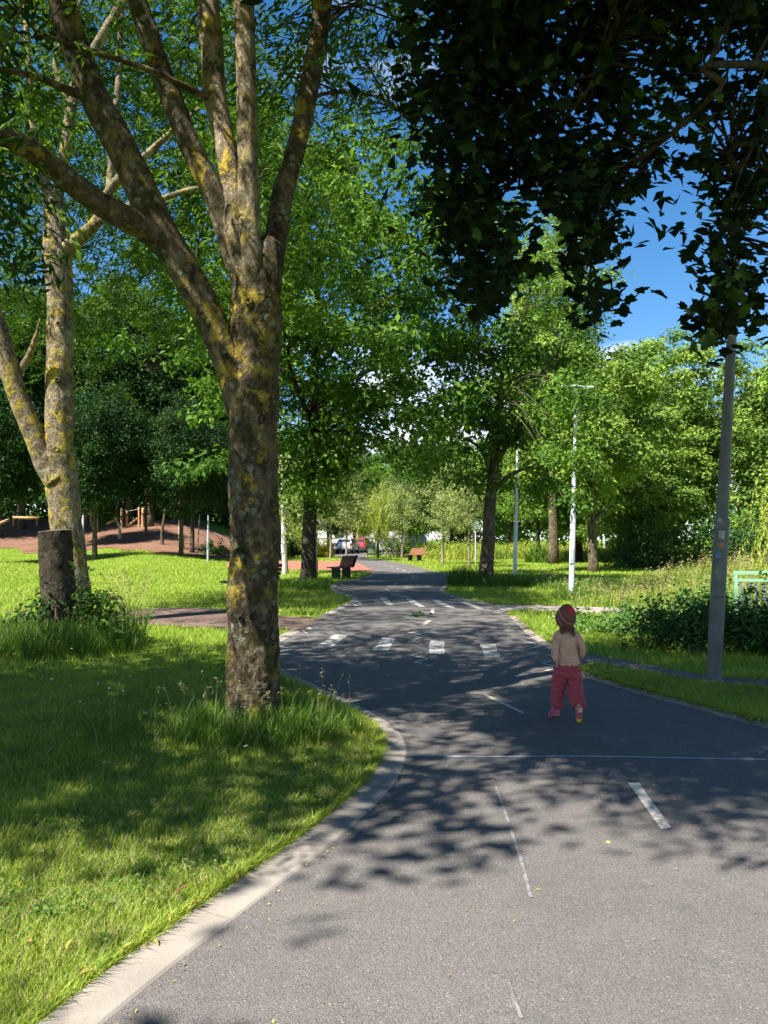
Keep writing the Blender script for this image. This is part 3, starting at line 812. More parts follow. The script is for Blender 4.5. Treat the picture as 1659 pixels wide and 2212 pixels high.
# ---- the big tree by the kerb: one lichened trunk that forks into rising limbs
mx, my = G(545, 1572)
big = thing('ash_tree', 'large lichen-covered tree beside the kerb forking into several rising limbs', 'tree', (mx, my, 0))
BD = my
limb('trunk', [(545, 1612, BD, 130), (545, 1560, BD, 116), (547, 1500, BD, 111), (548, 1440, BD, 110), (546, 1300, BD, 106), (549, 1150, BD, 102), (547, 1000, BD, 104), (547, 900, BD, 106), (552, 800, BD, 98), (556, 700, BD, 110), (553, 630, BD, 100), (546, 570, BD + .05, 84), (538, 510, BD + .1, 50), (534, 455, BD + .14, 14)],
     M['bark'], big, 190, 60, .10, 3, foot=.30)
specs = [
    ([(548, 960, BD + .08, 40), (535, 905, BD, 72), (510, 835, BD - .02, 68), (468, 720, BD - .05, 65), (420, 620, BD - .1, 68), (352, 505, BD - .15, 70), (282, 362, BD - .25, 68), (220, 240, BD - .35, 65), (184, 160, BD - .4, 62), (146, 50, BD - .5, 60), (120, -60, BD - .6, 56)], 2.6, 'bark'),
    ([(400, 590, BD - .08, 30), (362, 532, BD - .13, 62), (318, 497, BD - .25, 58), (215, 440, BD - .6, 52), (125, 370, BD - .9, 50), (50, 315, BD - 1.2, 46), (-60, 268, BD - 1.5, 40)], 2.4, 'bark'),
    ([(545, 680, BD + .06, 36), (530, 605, BD, 62), (500, 530, BD - .05, 54), (465, 425, BD - .1, 48), (415, 325, BD - .1, 47), (365, 200, BD - .1, 47), (330, 100, BD - .1, 46), (292, -10, BD - .1, 44), (270, -90, BD - .1, 40)], 2.6, 'bark'),
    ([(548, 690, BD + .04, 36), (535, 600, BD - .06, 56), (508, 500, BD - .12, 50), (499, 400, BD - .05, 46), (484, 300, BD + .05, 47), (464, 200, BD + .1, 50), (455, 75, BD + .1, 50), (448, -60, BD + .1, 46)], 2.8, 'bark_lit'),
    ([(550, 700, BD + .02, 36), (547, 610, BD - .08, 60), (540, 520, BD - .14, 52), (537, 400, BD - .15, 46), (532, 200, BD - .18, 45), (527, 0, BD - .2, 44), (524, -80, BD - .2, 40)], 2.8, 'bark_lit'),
    ([(556, 730, BD + .06, 36), (570, 640, BD + .04, 60), (592, 540, BD + .05, 52), (610, 425, BD + .1, 45), (645, 300, BD + .15, 43), (670, 175, BD + .2, 44), (692, 50, BD + .25, 42), (703, -60, BD + .3, 40)], 2.8, 'bark')]
limb_tips = []
for k, (s, ext, mt) in enumerate(specs):
    o, Q, rr = limb('limb', s, M[mt], big, 46, 18, .10, 20 + k, ext)
    limb_tips.append(Q)
# broken mossy stub between the limbs
limb('stub', [(565, 700, BD + .02, 50), (572, 640, BD - .05, 70), (577, 580, BD - .08, 62), (578, 535, BD - .08, 52), (579, 516, BD - .08, 34), (582, 508, BD - .08, 8)], M['bark'], big, 22, 22, .34, 40)
small_specs = [[(447, 210, BD, 16), (385, 180, BD - .2, 14), (320, 150, BD - .3, 13), (200, 110, BD - .5, 11), (80, 72, BD - .7, 8)],
               [(172, 205, BD - .38, 22), (120, 183, BD - .6, 17), (75, 165, BD - .8, 15), (0, 150, BD - 1, 12), (-60, 140, BD - 1.1, 9)],
               [(660, 215, BD + .2, 10), (720, 200, BD + .6, 8), (800, 205, BD + 1, 6), (860, 235, BD + 1.4, 4)],
               [(690, 60, BD + .2, 12), (740, 20, BD + .5, 9), (800, 10, BD + .9, 6), (860, 40, BD + 1.2, 4)],
               [(505, 800, BD - .1, 8), (470, 700, BD - .16, 7), (430, 610, BD - .1, 6), (425, 540, BD, 5), (440, 480, BD, 4)]]
for k, s in enumerate(small_specs):
    o, Q, rr = limb('branch', s, M['bark'], big, 22, 8, .08, 60 + k)
    limb_tips.append(Q[8:])
# cut branch scars: a raised ring with a hollow
def knot(parent, u, v, d, size, mat, face=(0, -1, .1)):
    c = A(u, v, d); f = Vector(face).normalized(); q = f.to_track_quat('Z', 'X').to_matrix()
    r = np.random.default_rng(int(u + v))
    pr = [(size * .95, -.02), (size, .0), (size * .92, .016), (size * .62, .020), (size * .42, .006), (size * .34, -.012), (size * .12, -.02), (0.0005, -.022)]
    V, F = lathe(pr, 14); V[:, :2] *= (1 + .08 * r.normal(size=(len(V), 1)) * (V[:, 2:3] > 0)); V = V @ np.array(q).T + c - np.array(parent.location)
    MB().add(V, F).build('branch_scar', mat, parent)
for u, v, s in [(537, 650, .036), (573, 905, .04), (515, 1190, .026)]: knot(big, u, v, BD - .205, s, M['bark'])
for u, v, w in [(546, 1332, .03), (520, 1337, .024)]: knot(big, u, v, BD - .205, w, M['bark_dark'])
# crown of compound leaves: along the outer limbs and in the volume above the frame
rng = np.random.default_rng(5)
cw = MB()
def sprays(cw, centres, n_each, rc, rng, loc, **kw):
    for c in centres:
        n = max(2, int(n_each * rng.uniform(.6, 1.3)))
        D = rng.normal(size=(n, 3)) * np.array((1, 1, .45)) + np.array((0, 0, -.1))
        pinnate(cw, np.asarray(c) + rng.normal(0, rc, (n, 3)) * np.array((1, 1, .6)) - loc, D, rng, **kw)
cent = []
LOC = np.array(big.location)
for Q in limb_tips[:6]:
    tip = Q[-4:]
    for k in range(34):
        p = tip[rng.integers(0, len(tip))] + rng.normal(0, 1.15, 3) * np.array((1.1, 1.0, .8))
        cent.append(p)
top_c = []
for k in range(430):                                  # dome above
    a = rng.uniform(0, 6.28); q = math.sqrt(rng.random()) * 4.3
    top_c.append(np.array((mx - .2 + q * math.cos(a), my - .3 + q * math.sin(a), 8.6 + rng.uniform(-1.6, 2.4) - .12 * q * q * .5)))
for u, v, d in [(640, 60, 7), (720, 90, 7.4), (790, 130, 7.8), (850, 190, 8.2), (880, 240, 8.4), (800, 40, 7.6), (860, 90, 8), (740, 170, 7.8), (690, 20, 7), (620, 140, 7.2), (600, 210, 7.4), (760, 250, 8.2), (830, 300, 8.5), (700, 250, 8), (890, 150, 8.2), (570, 60, 7), (910, 60, 8), (950, 120, 8.4),
                (390, 60, 6.8), (240, 40, 6.4), (60, 60, 5.6), (20, 130, 5.4), (100, 120, 5.8), (400, 130, 7), (30, 230, 5.4), (570, 150, 7), (620, 20, 7.0), (670, 110, 7.4), (730, 30, 7.6), (780, 190, 8.2)]:
    for j in range(2): cent.append(A(u + rng.normal(0, 14), v + rng.normal(0, 14), d + rng.normal(0, .25)))
def seen(C, u0, u1):              # True where a point hangs before the limbs in the view
    C = np.asarray(C); w = C[:, 1] * _cp + (C[:, 2] - CAM_H) * _sp
    u = 829.5 + FPX * C[:, 0] / w; v = 1106 - FPX * ((C[:, 2] - CAM_H) * _cp - C[:, 1] * _sp) / w
    return (u > u0) & (u < u1) & (v > -60)
for k in range(190):                                  # unseen loose leaf sprays, added above the view to shade the path
    top_c.append(np.array((rng.uniform(-3.4, .4), rng.uniform(2.2, 5.6), rng.uniform(6.6, 9.0))))
cent, top_c = clear_sun(cent, .12), clear_sun(top_c, .15)
cent = cent[~(seen(cent, 90, 730) & (cent[:, 1] < BD + .5))]
more = []                                             # floating leaf sprays, added out of view to shade the middle of the path
for poly, cnt in ((gp((640, 1440), (900, 1425), (1180, 1440), (1180, 1500), (900, 1540), (690, 1490)), 90), (gp((1150, 1490), (1659, 1540), (1659, 1760), (1400, 1690), (1200, 1660), (1130, 1600)), 125)):
    lo, hi = poly.min(0), poly.max(0); c_ = 0
    while c_ < cnt:
        q = rng.uniform(lo, hi)
        if not inpoly(q[:1], q[1:], poly)[0]: continue
        h_ = rng.uniform(7.0, 9.2); more.append(np.array((q[0], q[1], 0)) + SV * h_ / SV[2]); c_ += 1
top_c = np.concatenate([top_c, clear_sun(more, .2)])
sprays(cw, cent, 14, .30, rng, LOC, length=.26, nl=4, size=.100)
sprays(cw, top_c, 13, .34, rng, LOC, length=.30, nl=3, size=.18)
cw.build('crown', M['leaf_ash'], big, smooth=False, tint=True)
# twigs carrying the drooping sprays
tw = MB()
AQ = np.concatenate(limb_tips)
for c in cent:
    b = AQ[np.argmin(np.linalg.norm(AQ - c, axis=1))]
    Q = smooth_line([b, b * .5 + np.asarray(c) * .5 + rng.normal(0, .12, 3), c], 6); V, F = tube(Q - LOC, np.linspace(.012, .003, 6), 4, 0, rng, False); tw.add(V, F)
tw.build('twigs', M['bark_mid'], big)['kind'] = 'stuff'

# ---- pale lichened tree on the lawn behind the stump
TD = 14.0
tx, ty = G(166, 1352)
lt = thing('ash_tree', 'pale trunked tree with orange lichen standing behind the cut stump', 'tree', (tx, TD, 0))
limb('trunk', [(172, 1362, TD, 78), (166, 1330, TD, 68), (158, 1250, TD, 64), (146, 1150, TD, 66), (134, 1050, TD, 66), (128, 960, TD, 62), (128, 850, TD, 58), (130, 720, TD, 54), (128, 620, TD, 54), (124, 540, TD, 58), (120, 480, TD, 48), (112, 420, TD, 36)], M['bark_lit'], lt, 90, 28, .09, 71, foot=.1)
lts = [([(126, 1040, TD - .05, 60), (98, 1000, TD - .1, 48), (66, 920, TD - .2, 44), (36, 850, TD - .3, 42), (10, 760, TD - .4, 42), (-14, 680, TD - .5, 38), (-40, 590, TD - .6, 34)], 4.0),
       ([(118, 470, TD, 34), (98, 400, TD - .1, 24), (62, 352, TD - .3, 20), (20, 300, TD - .5, 16), (-40, 240, TD - .8, 12)], 2.0),
       ([(124, 520, TD, 34), (122, 440, TD, 28), (138, 340, TD, 24), (156, 220, TD, 22), (170, 160, TD, 22), (214, 90, TD, 20), (262, 8, TD, 18), (300, -60, TD, 15)], 2.5),
       ([(138, 545, TD, 38), (176, 512, TD - .2, 30), (212, 474, TD - .3, 24), (232, 420, TD - .3, 20), (262, 380, TD - .4, 19), (310, 340, TD - .5, 16), (372, 284, TD - .7, 13), (430, 235, TD - .9, 9)], 1.2),
       ([(200, 490, TD - .3, 22), (260, 450, TD - .4, 15), (340, 432, TD - .5, 13), (420, 408, TD - .6, 11), (500, 400, TD - .8, 8)], .8),
       ([(110, 430, TD, 24), (80, 330, TD + .2, 18), (66, 220, TD + .3, 16), (60, 120, TD + .4, 14), (54, 0, TD + .5, 12), (50, -80, TD + .6, 10)], 2.0),
       ([(155, 230, TD, 16), (120, 140, TD - .1, 12), (150, 60, TD - .2, 10), (180, -10, TD - .2, 9)], 1.5),
       ([(235, 420, TD - .3, 18), (245, 300, TD, 15), (255, 180, TD + .2, 13), (262, 60, TD + .3, 11), (270, -50, TD + .3, 9)], 2.0),
       ([(24, 826, TD - .3, 12), (44, 800, TD - .3, 17), (62, 770, TD - .4, 14), (75, 735, TD - .5, 10)], .3)]
tips = []
for k, (s, e) in enumerate(lts):
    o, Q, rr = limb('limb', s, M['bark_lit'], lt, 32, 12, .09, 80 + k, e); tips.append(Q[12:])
for u, v, s in [(134, 1130, .07), (122, 970, .055), (124, 820, .05), (150, 905, .045), (126, 700, .05)]: knot(lt, u, v, TD - .26, s, M['bark'], (.2, -1, .1))
cw = MB(); cent = []; LOC = np.array(lt.location)
TP = np.concatenate(tips)
for k in range(520):
    p = TP[rng.integers(0, len(TP))] + rng.normal(0, 1.0, 3)
    if p[2] > 4.6: cent.append(p)
for k in range(330):
    cent.append(np.array((tx + rng.uniform(-4.5, 5.5), TD + rng.uniform(.8, 4.8), rng.uniform(6.2, 12.5))))
for k in range(420):
    a = rng.uniform(0, 6.28); q = math.sqrt(rng.random()) * 5.2
    cent.append(np.array((tx + q * math.cos(a), TD + q * math.sin(a), 11.0 + rng.uniform(-2.6, 3.0) - .06 * q * q)))
cent = clear_sun(cent, .45); cent = cent[~(seen(cent, -40, 480) & (cent[:, 1] < TD + .6))]
sprays(cw, cent, 13, .42, rng, LOC, length=.34, nl=4, size=.15)
cw.build('crown', M['leaf_ash'], lt, smooth=False, tint=True)

# ---- dark tree behind the bench lawn
dx, dy = G(668, 1266)
tr, cw = gen_tree(41, 17, 4.2, .235, 9.6, (5.4, 5.0, 5.9), 13, 300, 110, .38, .26, lean=(.6, 0), sides=14, low=.0, up=.6, hollow=.5, rough=.08, flat=.5)
# long low branches that reach out over the path
r_ = np.random.default_rng(4); LOCD = np.array((dx, dy, 0)); low = []
for u, v, d in [(760, 800, 23), (840, 860, 22.5), (900, 900, 22), (930, 960, 22), (880, 985, 22.5), (800, 960, 23), (940, 850, 23), (870, 760, 23), (780, 880, 23), (720, 930, 24), (960, 900, 22), (910, 1010, 22), (640, 1010, 25), (620, 1060, 24.5), (700, 1020, 24.5), (640, 930, 24), (720, 990, 24), (690, 1060, 24), (620, 980, 24)]:
    for k in range(3): low.append(A(u + r_.normal(0, 20), v + r_.normal(0, 16), d + r_.normal(0, .5)) - LOCD)
clump_leaves(cw, np.array(low), 95, .36, .19, r_)
for c in low[::3]:
    b = np.array((.15, 0, 4.4 + r_.uniform(-.4, 1.4))); Q = smooth_line([b, b * .5 + c * .5 + np.array((0, 0, .5)), c], 8); V, F = tube(Q, np.linspace(.06, .012, 8), 5, .08, r_, False); tr.add(V, F)
plant_tree('oak_tree', 'dark trunked leafy tree between the bench and the big lichened tree', (dx, dy), tr, cw, 'bark_dark', 'leaf_oak')

# ---- tree on the right verge of the path
rx, ry = G(1049, 1262)
tr, cw = gen_tree(52, 11.5, 3.2, .235, 6.6, (2.6, 2.6, 3.9), 11, 130, 90, .31, .22, lean=(.9, .2), sides=14, hollow=.4, up=.6, flat=.5)
r_ = np.random.default_rng(14); ext = []
for u, v, d in [(1235, 860, 18.8), (1260, 940, 18.6), (1225, 1000, 18.8), (1245, 1080, 18.6), (1200, 900, 19.5), (1180, 960, 20), (1275, 1015, 18.8), (1215, 830, 19.5), (1150, 880, 21), (1290, 870, 18.8)]:
    for k in range(3): ext.append(A(u + r_.normal(0, 14), v + r_.normal(0, 14), d + r_.normal(0, .15)) - np.array((rx, ry, 0)))
clump_leaves(cw, np.array(ext), 60, .22, .15, r_)
for c in ext[::3]:
    b = np.array((.45, .1, 6.2)); Q = smooth_line([b, b * .5 + c * .5 + np.array((0, 0, .6)), c], 8); V, F = tube(Q, np.linspace(.022, .006, 8), 5, .08, r_, False); tr.add(V, F)
plant_tree('ash_tree', 'brown leaning tree on the verge where the kerb curves', (rx, ry), tr, cw, 'bark_mid', 'leaf_oak')
fx, fy = rx, ry

# ---- trees of the right-hand lawn
tr, cw = gen_tree(61, 10.4, 2.4, .22, 6.5, (3.5, 3.3, 3.9), 11, 170, 120, .34, .25, sides=12, hollow=.6, low=.05, up=.6, flat=.5)
p7 = plant_tree('ash_tree', 'round fresh green tree behind the tall white lamp post', G(1281, 1236), tr, cw, 'bark_mid', 'leaf_lime')
tr, cw = gen_tree(62, 8.2, 1.9, .13, 5.0, (2.6, 2.5, 3.0), 9, 100, 130, .32, .19, sides=10, low=.05, up=.6, flat=.5)
plant_tree('ash_tree', 'small dark stemmed tree with spiky plant at its foot', G(1164, 1216), tr, cw, 'bark_dark', 'leaf_oak')
tr, cw = gen_tree(63, 14.5, 2.0, .35, 8.0, (4.9, 4.4, 6.4), 12, 250, 140, .47, .34, sides=10, low=.0, hollow=.65, up=.6, flat=.5)
pb = plant_tree('ash_tree', 'broad pale green tree above the wild bank', (16.6, 48), tr, cw, 'bark_dark', 'leaf_lime')
dup(pb, (22.6, 43, 0), 2.1, 'broad pale green tree behind the leaning lamp post', scale=.88)
dup(pb, (13.0, 52, 0), 4.0, 'tall pale green tree rising above the round tree', scale=.96)
dup(pb, (28.5, 48, 0), 1.0, 'broad green tree at the edge behind the weeping willow', scale=.9)
dup(pb, (13.5, 42, 0), 5.2, 'lower leafy tree over the dark shade on the bank', scale=(.62, .62, .60))
tr, cw = gen_tree(64, 21.5, 5.0, .3, 14.0, (3.2, 3.2, 8.0), 12, 210, 140, .50, .27, sides=8, hollow=.5, up=.6, flat=.5)
pt = plant_tree('poplar_tree', 'tall narrow light green tree showing through the maple', (10.4, 47), tr, cw, 'bark_mid', 'leaf_lime')

# ---- weeping willows
tr, cw = gen_tree(71, 6.6, 1.4, .10, 4.7, (2.1, 2.1, 1.6), 8, 60, 234, .35, .16, weep=3.4, sides=8)
w0 = plant_tree('willow_tree', 'yellow-green weeping willow beside the far path', (-.5, 63.0), tr, cw, 'bark_mid', 'leaf_willow')
dup(w0, (-7.9, 62, 0), 1.3, 'yellow-green weeping willow beyond the lamp post by the big trunk', scale=1.1)
tr, cw = gen_tree(72, 3.9, 1.2, .10, 2.45, (1.7, 1.6, .75), 8, 56, 260, .30, .10, weep=2.0, sides=8)
plant_tree('willow_tree', 'pale drooping willow behind the green railing', (9.75, 16.2), tr, cw, 'bark_mid', 'leaf_willow')

# ---- young birches
tr, cw = gen_tree(81, 6.3, 1.9, .085, 4.1, (1.75, 1.75, 2.35), 9, 80, 95, .25, .14, sides=8, low=.05, hollow=.4, up=.5)
b0 = plant_tree('birch_tree', 'young birch with thin pale stem left of the far bench', (G(863, 1200)[0], 62), tr, cw, 'bark_birch', 'leaf_olive', group='young birches')
for u, v, sc, lab in [(957, 1219, .92, 'young birch between the far bench and the blue sign'),
                      (1013, 1226, .80, 'young birch holding its crown beside the blue sign'),
                      (834, 1199, .95, 'young birch next to the dark information board'),
                      (714, 1207, 1.15, 'young birch between the golden shrub and the white car'),
                      (748, 1211, 1.0, 'young birch standing in front of the white car'),
                      (683, 1247, 1.0, 'young birch with reddish stem beside the dark trunk'),
                      (619, 1241, .9, 'slender birch beside the lamp post near the big trunk'),
                      (900, 1196, 1.1, 'young birch in the meadow behind the far bench'),
                      (990, 1190, 1.2, 'young birch at the back of the meadow')]:
    x, y = G(u, v); dup(b0, (x, y, 0), u * .37, lab, 'young birches', sc)

# ---- tall background trees and the dark wood on the left
tr, cw = gen_tree(91, 18, 5.5, .26, 11.2, (4.6, 4.6, 6.4), 10, 340, 100, .60, .33, sides=8, low=.0, hollow=.45)
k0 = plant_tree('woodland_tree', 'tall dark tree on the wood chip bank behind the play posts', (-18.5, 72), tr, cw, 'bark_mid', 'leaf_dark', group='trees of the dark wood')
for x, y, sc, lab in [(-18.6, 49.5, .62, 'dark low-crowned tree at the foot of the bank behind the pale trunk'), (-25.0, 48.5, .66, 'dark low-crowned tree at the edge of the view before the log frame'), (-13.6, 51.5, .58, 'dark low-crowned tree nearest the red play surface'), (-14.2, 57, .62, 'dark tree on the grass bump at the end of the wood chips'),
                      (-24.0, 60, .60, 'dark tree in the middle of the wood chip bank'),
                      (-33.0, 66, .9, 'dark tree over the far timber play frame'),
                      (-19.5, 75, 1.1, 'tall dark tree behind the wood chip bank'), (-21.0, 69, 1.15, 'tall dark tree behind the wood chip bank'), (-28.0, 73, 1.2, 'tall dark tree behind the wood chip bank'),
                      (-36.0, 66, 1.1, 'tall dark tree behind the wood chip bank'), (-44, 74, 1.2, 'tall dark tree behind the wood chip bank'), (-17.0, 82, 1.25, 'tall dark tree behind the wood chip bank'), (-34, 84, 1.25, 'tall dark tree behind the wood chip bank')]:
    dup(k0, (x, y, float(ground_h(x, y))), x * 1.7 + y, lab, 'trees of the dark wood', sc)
tr, cw = gen_tree(93, 25, 9.5, .30, 16.6, (5.6, 5.6, 7.2), 12, 330, 150, .50, .30, sides=8, low=.0, hollow=.55, up=.6, flat=.5)
q0 = plant_tree('ash_tree', 'tall bright tree behind the pale lichened trunk', (-24.0, 72), tr, cw, 'bark_mid', 'leaf_ash', group='tall trees along the lawn')
dup(q0, (-33, 70, float(ground_h(-33, 70))), 2.0, 'tall bright tree rising over the timber play posts', 'tall trees along the lawn', 1.0)
dup(q0, (-42, 64, float(ground_h(-42, 64))), 4.0, 'tall bright tree behind the log climbing frame', 'tall trees along the lawn', 1.02)
tr, cw = gen_tree(92, 13, 2.6, .2, 7.4, (3.9, 3.9, 5.2), 10, 190, 140, .46, .29, sides=8, low=.0, up=.6, flat=.5)
m0 = plant_tree('lime_tree', 'mid green tree behind the golden shrub', (-7.0, 98), tr, cw, 'bark_mid', 'leaf_oak', group='trees along the street')
for x, y, sc, lab in [(-3.4, 92, 1.0, 'green tree beyond the white parked car'), (2.5, 78, .95, 'green tree behind the far willow'), (7.5, 84, 1.05, 'green tree behind the birches of the meadow'),
                      (13, 80, 1.05, 'green tree at the back of the meadow'), (19, 74, 1.1, 'green tree at the back of the meadow'), (26, 70, 1.15, 'green tree at the back of the meadow'), (33, 62, 1.2, 'green tree at the back of the meadow'),
                      (-12, 96, 1.2, 'green tree across the street'), (-1, 112, 1.2, 'green tree across the street'), (8, 106, 1.2, 'green tree across the street'), (17, 98, 1.2, 'green tree across the street'),
                      (-22, 104, 1.3, 'green tree across the street'), (28, 92, 1.3, 'green tree across the street'), (40, 76, 1.3, 'green tree at the back of the meadow')]:
    dup(m0, (x, y, 0), x * 1.3 + y, lab, 'trees along the street', sc)

# ---- far belt of trees and bushes that closes the view all round
rb = np.random.default_rng(77); mb = MB()
NB = 1150
ang = rb.uniform(-.80, .80, NB); dist = rb.uniform(98, 140, NB)
C_ = np.stack([np.sin(ang) * dist, np.cos(ang) * dist, np.zeros(NB)], 1)
topz = 8.5 + 2.5 * np.sin(ang * 23) + 1.5 * np.sin(ang * 61 + 1)
C_[:, 2] = .4 + rb.random(NB) ** .8 * topz
C_ = C_[~((C_[:, 0] > -21) & (C_[:, 0] < 9) & (C_[:, 1] < 130))]
clump_leaves(mb, C_, 46, 1.1, .75, rb, LEAF, .3, .6)
tag(mb.build('far_treeline', M['leaf_oak'], smooth=False, tint=True), 'far belt of trees and hedges closing the park', 'trees', kind='stuff')
mb = MB(); n_ = 420
C_ = np.stack([rb.uniform(-62, -9, n_), rb.uniform(78, 90, n_), rb.random(n_) * 6.0], 1); C_[:, 2] += ground_h(C_[:, 0], C_[:, 1])
clump_leaves(mb, C_, 60, .8, .45, rb, LEAF, .3, .6)
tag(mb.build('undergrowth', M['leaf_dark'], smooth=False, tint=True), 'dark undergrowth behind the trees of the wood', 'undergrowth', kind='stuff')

# ---- the maple whose branches hang in from the right
mt = thing('maple_tree', 'dark maple whose leafy branches hang over the path from the right', 'tree', (5.6, 2.6, 0))
LOC = np.array(mt.location)
rM = np.random.default_rng(17)
V, F = tube(smooth_line([(5.6, 2.6, -.1), (5.62, 2.62, 1.5), (5.5, 2.7, 3.2), (5.4, 2.8, 5.2), (5.2, 2.9, 8.0)], 30), np.linspace(.30, .08, 30), 20, .1, rM)
MB().add(V - LOC, F).build('trunk', M['bark'], mt)
mspec = [[(5.55, 2.65, 2.9), tuple(A(1655, 140, 4.2)), tuple(A(1560, 190, 4.4)), tuple(A(1450, 290, 4.7)), tuple(A(1330, 390, 5.0)), tuple(A(1285, 520, 5.2)), tuple(A(1270, 640, 5.3))],
         [(5.5, 2.7, 3.2), tuple(A(1500, -60, 4.0)), tuple(A(1330, 60, 4.6)), tuple(A(1290, 165, 4.8)), tuple(A(1180, 300, 5.1)), tuple(A(1080, 430, 5.3)), tuple(A(1010, 560, 5.4))],
         [(5.5, 2.7, 3.6), tuple(A(1300, -200, 4.2)), tuple(A(1150, -40, 4.7)), tuple(A(1020, 80, 5.1)), tuple(A(930, 200, 5.4))],
         [(5.5, 2.7, 2.7), tuple(A(1700, 300, 4.6)), tuple(A(1620, 420, 5.0)), tuple(A(1560, 560, 5.2)), tuple(A(1520, 700, 5.3))],
         [(5.4, 2.8, 4.6), (4.0, 4.0, 5.8), (2.5, 5.0, 6.2), (1.0, 5.6, 6.0)], [(5.4, 2.8, 5.0), (4.6, 1.0, 6.2), (3.6, .2, 6.6)], [(5.4, 2.8, 5.4), (6.6, 4.6, 6.8), (7.4, 6.0, 7.0)]]
mq = []
for k, s in enumerate(mspec):
    Q = smooth_line(s, 30); V, F = tube(Q - LOC, np.linspace(.026, .006, 30), 9, .1, rM); MB().add(V, F).build('limb', M['bark_dark'], mt); mq.append(Q)
mq = np.concatenate(mq)
# lower rim of the hanging leaves as seen from the path (u, v)
rim = np.array([(860, 60), (900, 330), (955, 480), (975, 520), (985, 560), (1000, 660), (1040, 700), (1075, 690), (1105, 560), (1130, 455), (1200, 440), (1235, 520), (1262, 690), (1300, 720), (1345, 700), (1368, 560), (1420, 520), (1450, 500), (1478, 560), (1490, 740), (1520, 790), (1580, 770), (1610, 660), (1635, 600), (1760, 600)], float)
SKYGAPS = [(1430, 610, 62, 130), (1500, 430, 42, 60), (1560, 270, 30, 45), (1645, 530, 36, 80), (1460, 330, 28, 34), (1390, 160, 24, 28), (1620, 330, 26, 40), (1350, 460, 22, 30), (1545, 130, 22, 28), (1290, 300, 18, 22), (1400, 400, 26, 30), (1170, 590, 44, 120), (1440, 220, 20, 24), (1640, 150, 22, 30), (1340, 590, 20, 40), (1230, 240, 14, 18), (1130, 380, 14, 18)]
rim = rim[np.argsort(rim[:, 0])]
cen = []
while len(cen) < 900:
    u = rM.uniform(870, 1760)
    if u < 965 and rM.random() > .22: continue
    vb = np.interp(u, rim[:, 0], rim[:, 1]) - 30
    v = vb - (vb + 260) * rM.random() ** 1.15
    gap = math.sin(u * .021 + 1.3) * math.sin(v * .024 + .6) + .6 * math.sin(u * .047 + v * .03)
    if u > 1300 and gap > .85: continue
    if any(((u - a) / (p + (26 if p < 60 else 48))) ** 2 + ((v - b) / (q + (26 if p < 60 else 48))) ** 2 < 1 for a, b, p, q in SKYGAPS): continue
    if u < 1330 and gap > .90: continue
    d = 4.3 + 1.1 * (1 - v / 760.) * rM.random() + .9 * rM.random() - (.6 if v < 0 else 0)
    cen.append((A(u, v, d), 1))
for u_, v_ in [(1500, 340), (1535, 350), (1570, 350), (1530, 330), (1520, 370), (1560, 372), (1590, 360), (1545, 345)]:
    cen.append((A(u_, v_, 5.2), 1))
for k in range(900):  # unseen crown dome, made wider to hold back blue sky light
    a = rM.uniform(0, 6.28); q = math.sqrt(rM.random()) * 5.2
    c = np.array((4.9 + q * math.cos(a), 4.3 + q * math.sin(a) * .9, 7.2 + rM.uniform(-1.4, 1.6) - .05 * q * q))
    if blocked(c)[0]: continue
    cen.append((c, 0))
cw = MB(); tw = MB()
for c, vis in cen:
    n = rM.integers(8, 14) if vis else 8
    P = c + rM.normal(0, .095 if vis else .26, (n, 3)) * np.array((1, 1, .7))
    nn = rM.normal(size=(n, 3)) * .55 + np.array((0, -.35, .8)); nn /= np.linalg.norm(nn, axis=1)[:, None]
    ax = rM.normal(size=(n, 3)) * np.array((.8, .6, .25)) + np.array((0, -.15, -.55)); ax -= nn * (ax * nn).sum(1)[:, None]; ax /= np.linalg.norm(ax, axis=1)[:, None]
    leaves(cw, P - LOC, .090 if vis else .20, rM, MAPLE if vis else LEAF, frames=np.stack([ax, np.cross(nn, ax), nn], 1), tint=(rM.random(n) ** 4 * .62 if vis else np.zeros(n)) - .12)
    b = mq[np.argmin(np.linalg.norm(mq - c, axis=1))]
    if np.linalg.norm(b - c) > .9: continue
    V, F = tube(smooth_line([b, b * .5 + c * .5 + rM.normal(0, .06, 3), c], 5) - LOC, np.linspace(.010, .003, 5), 4, 0, rM, False); tw.add(V, F)
tw.build('twigs', M['bark_dark'], mt)['kind'] = 'stuff'
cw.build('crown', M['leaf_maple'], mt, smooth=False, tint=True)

# ---- tree standing just outside the view on the left: its leaves and shade reach in
tr, cw = gen_tree(111, 11, 3.4, .22, 7.4, (4.5, 4.3, 2.7), 10, 520, 75, .40, .20, sides=12, low=.2, hollow=.25, at=(-8.4, 2.4, 0))
r_ = np.random.default_rng(8); ex_ = np.array([A(u + r_.normal(0, 22), v + r_.normal(0, 28), 6.0 + r_.normal(0, .4)) for u, v in [(10, 420), (30, 500), (50, 560), (-10, 360), (5, 470), (60, 450), (-30, 300), (0, 230), (20, 60), (50, 20), (0, 120), (15, 520)] for _ in range(2)]) - np.array((-8.4, 2.4, 0))
clump_leaves(cw, ex_, 30, .16, .13, r_, LONG)
for c in ex_[::2]:
    V, F = tube(smooth_line([(.6, .3, 5.2), (3.2, 2.2, 5.1), tuple(c)], 10), np.linspace(.03, .006, 10), 5, .05, r_, False); tr.add(V, F)
plant_tree('ash_tree', 'shading tree whose dark leaves fill the top corner by the pale trunk', (-8.4, 2.4), tr, cw, 'bark', 'leaf_dark')

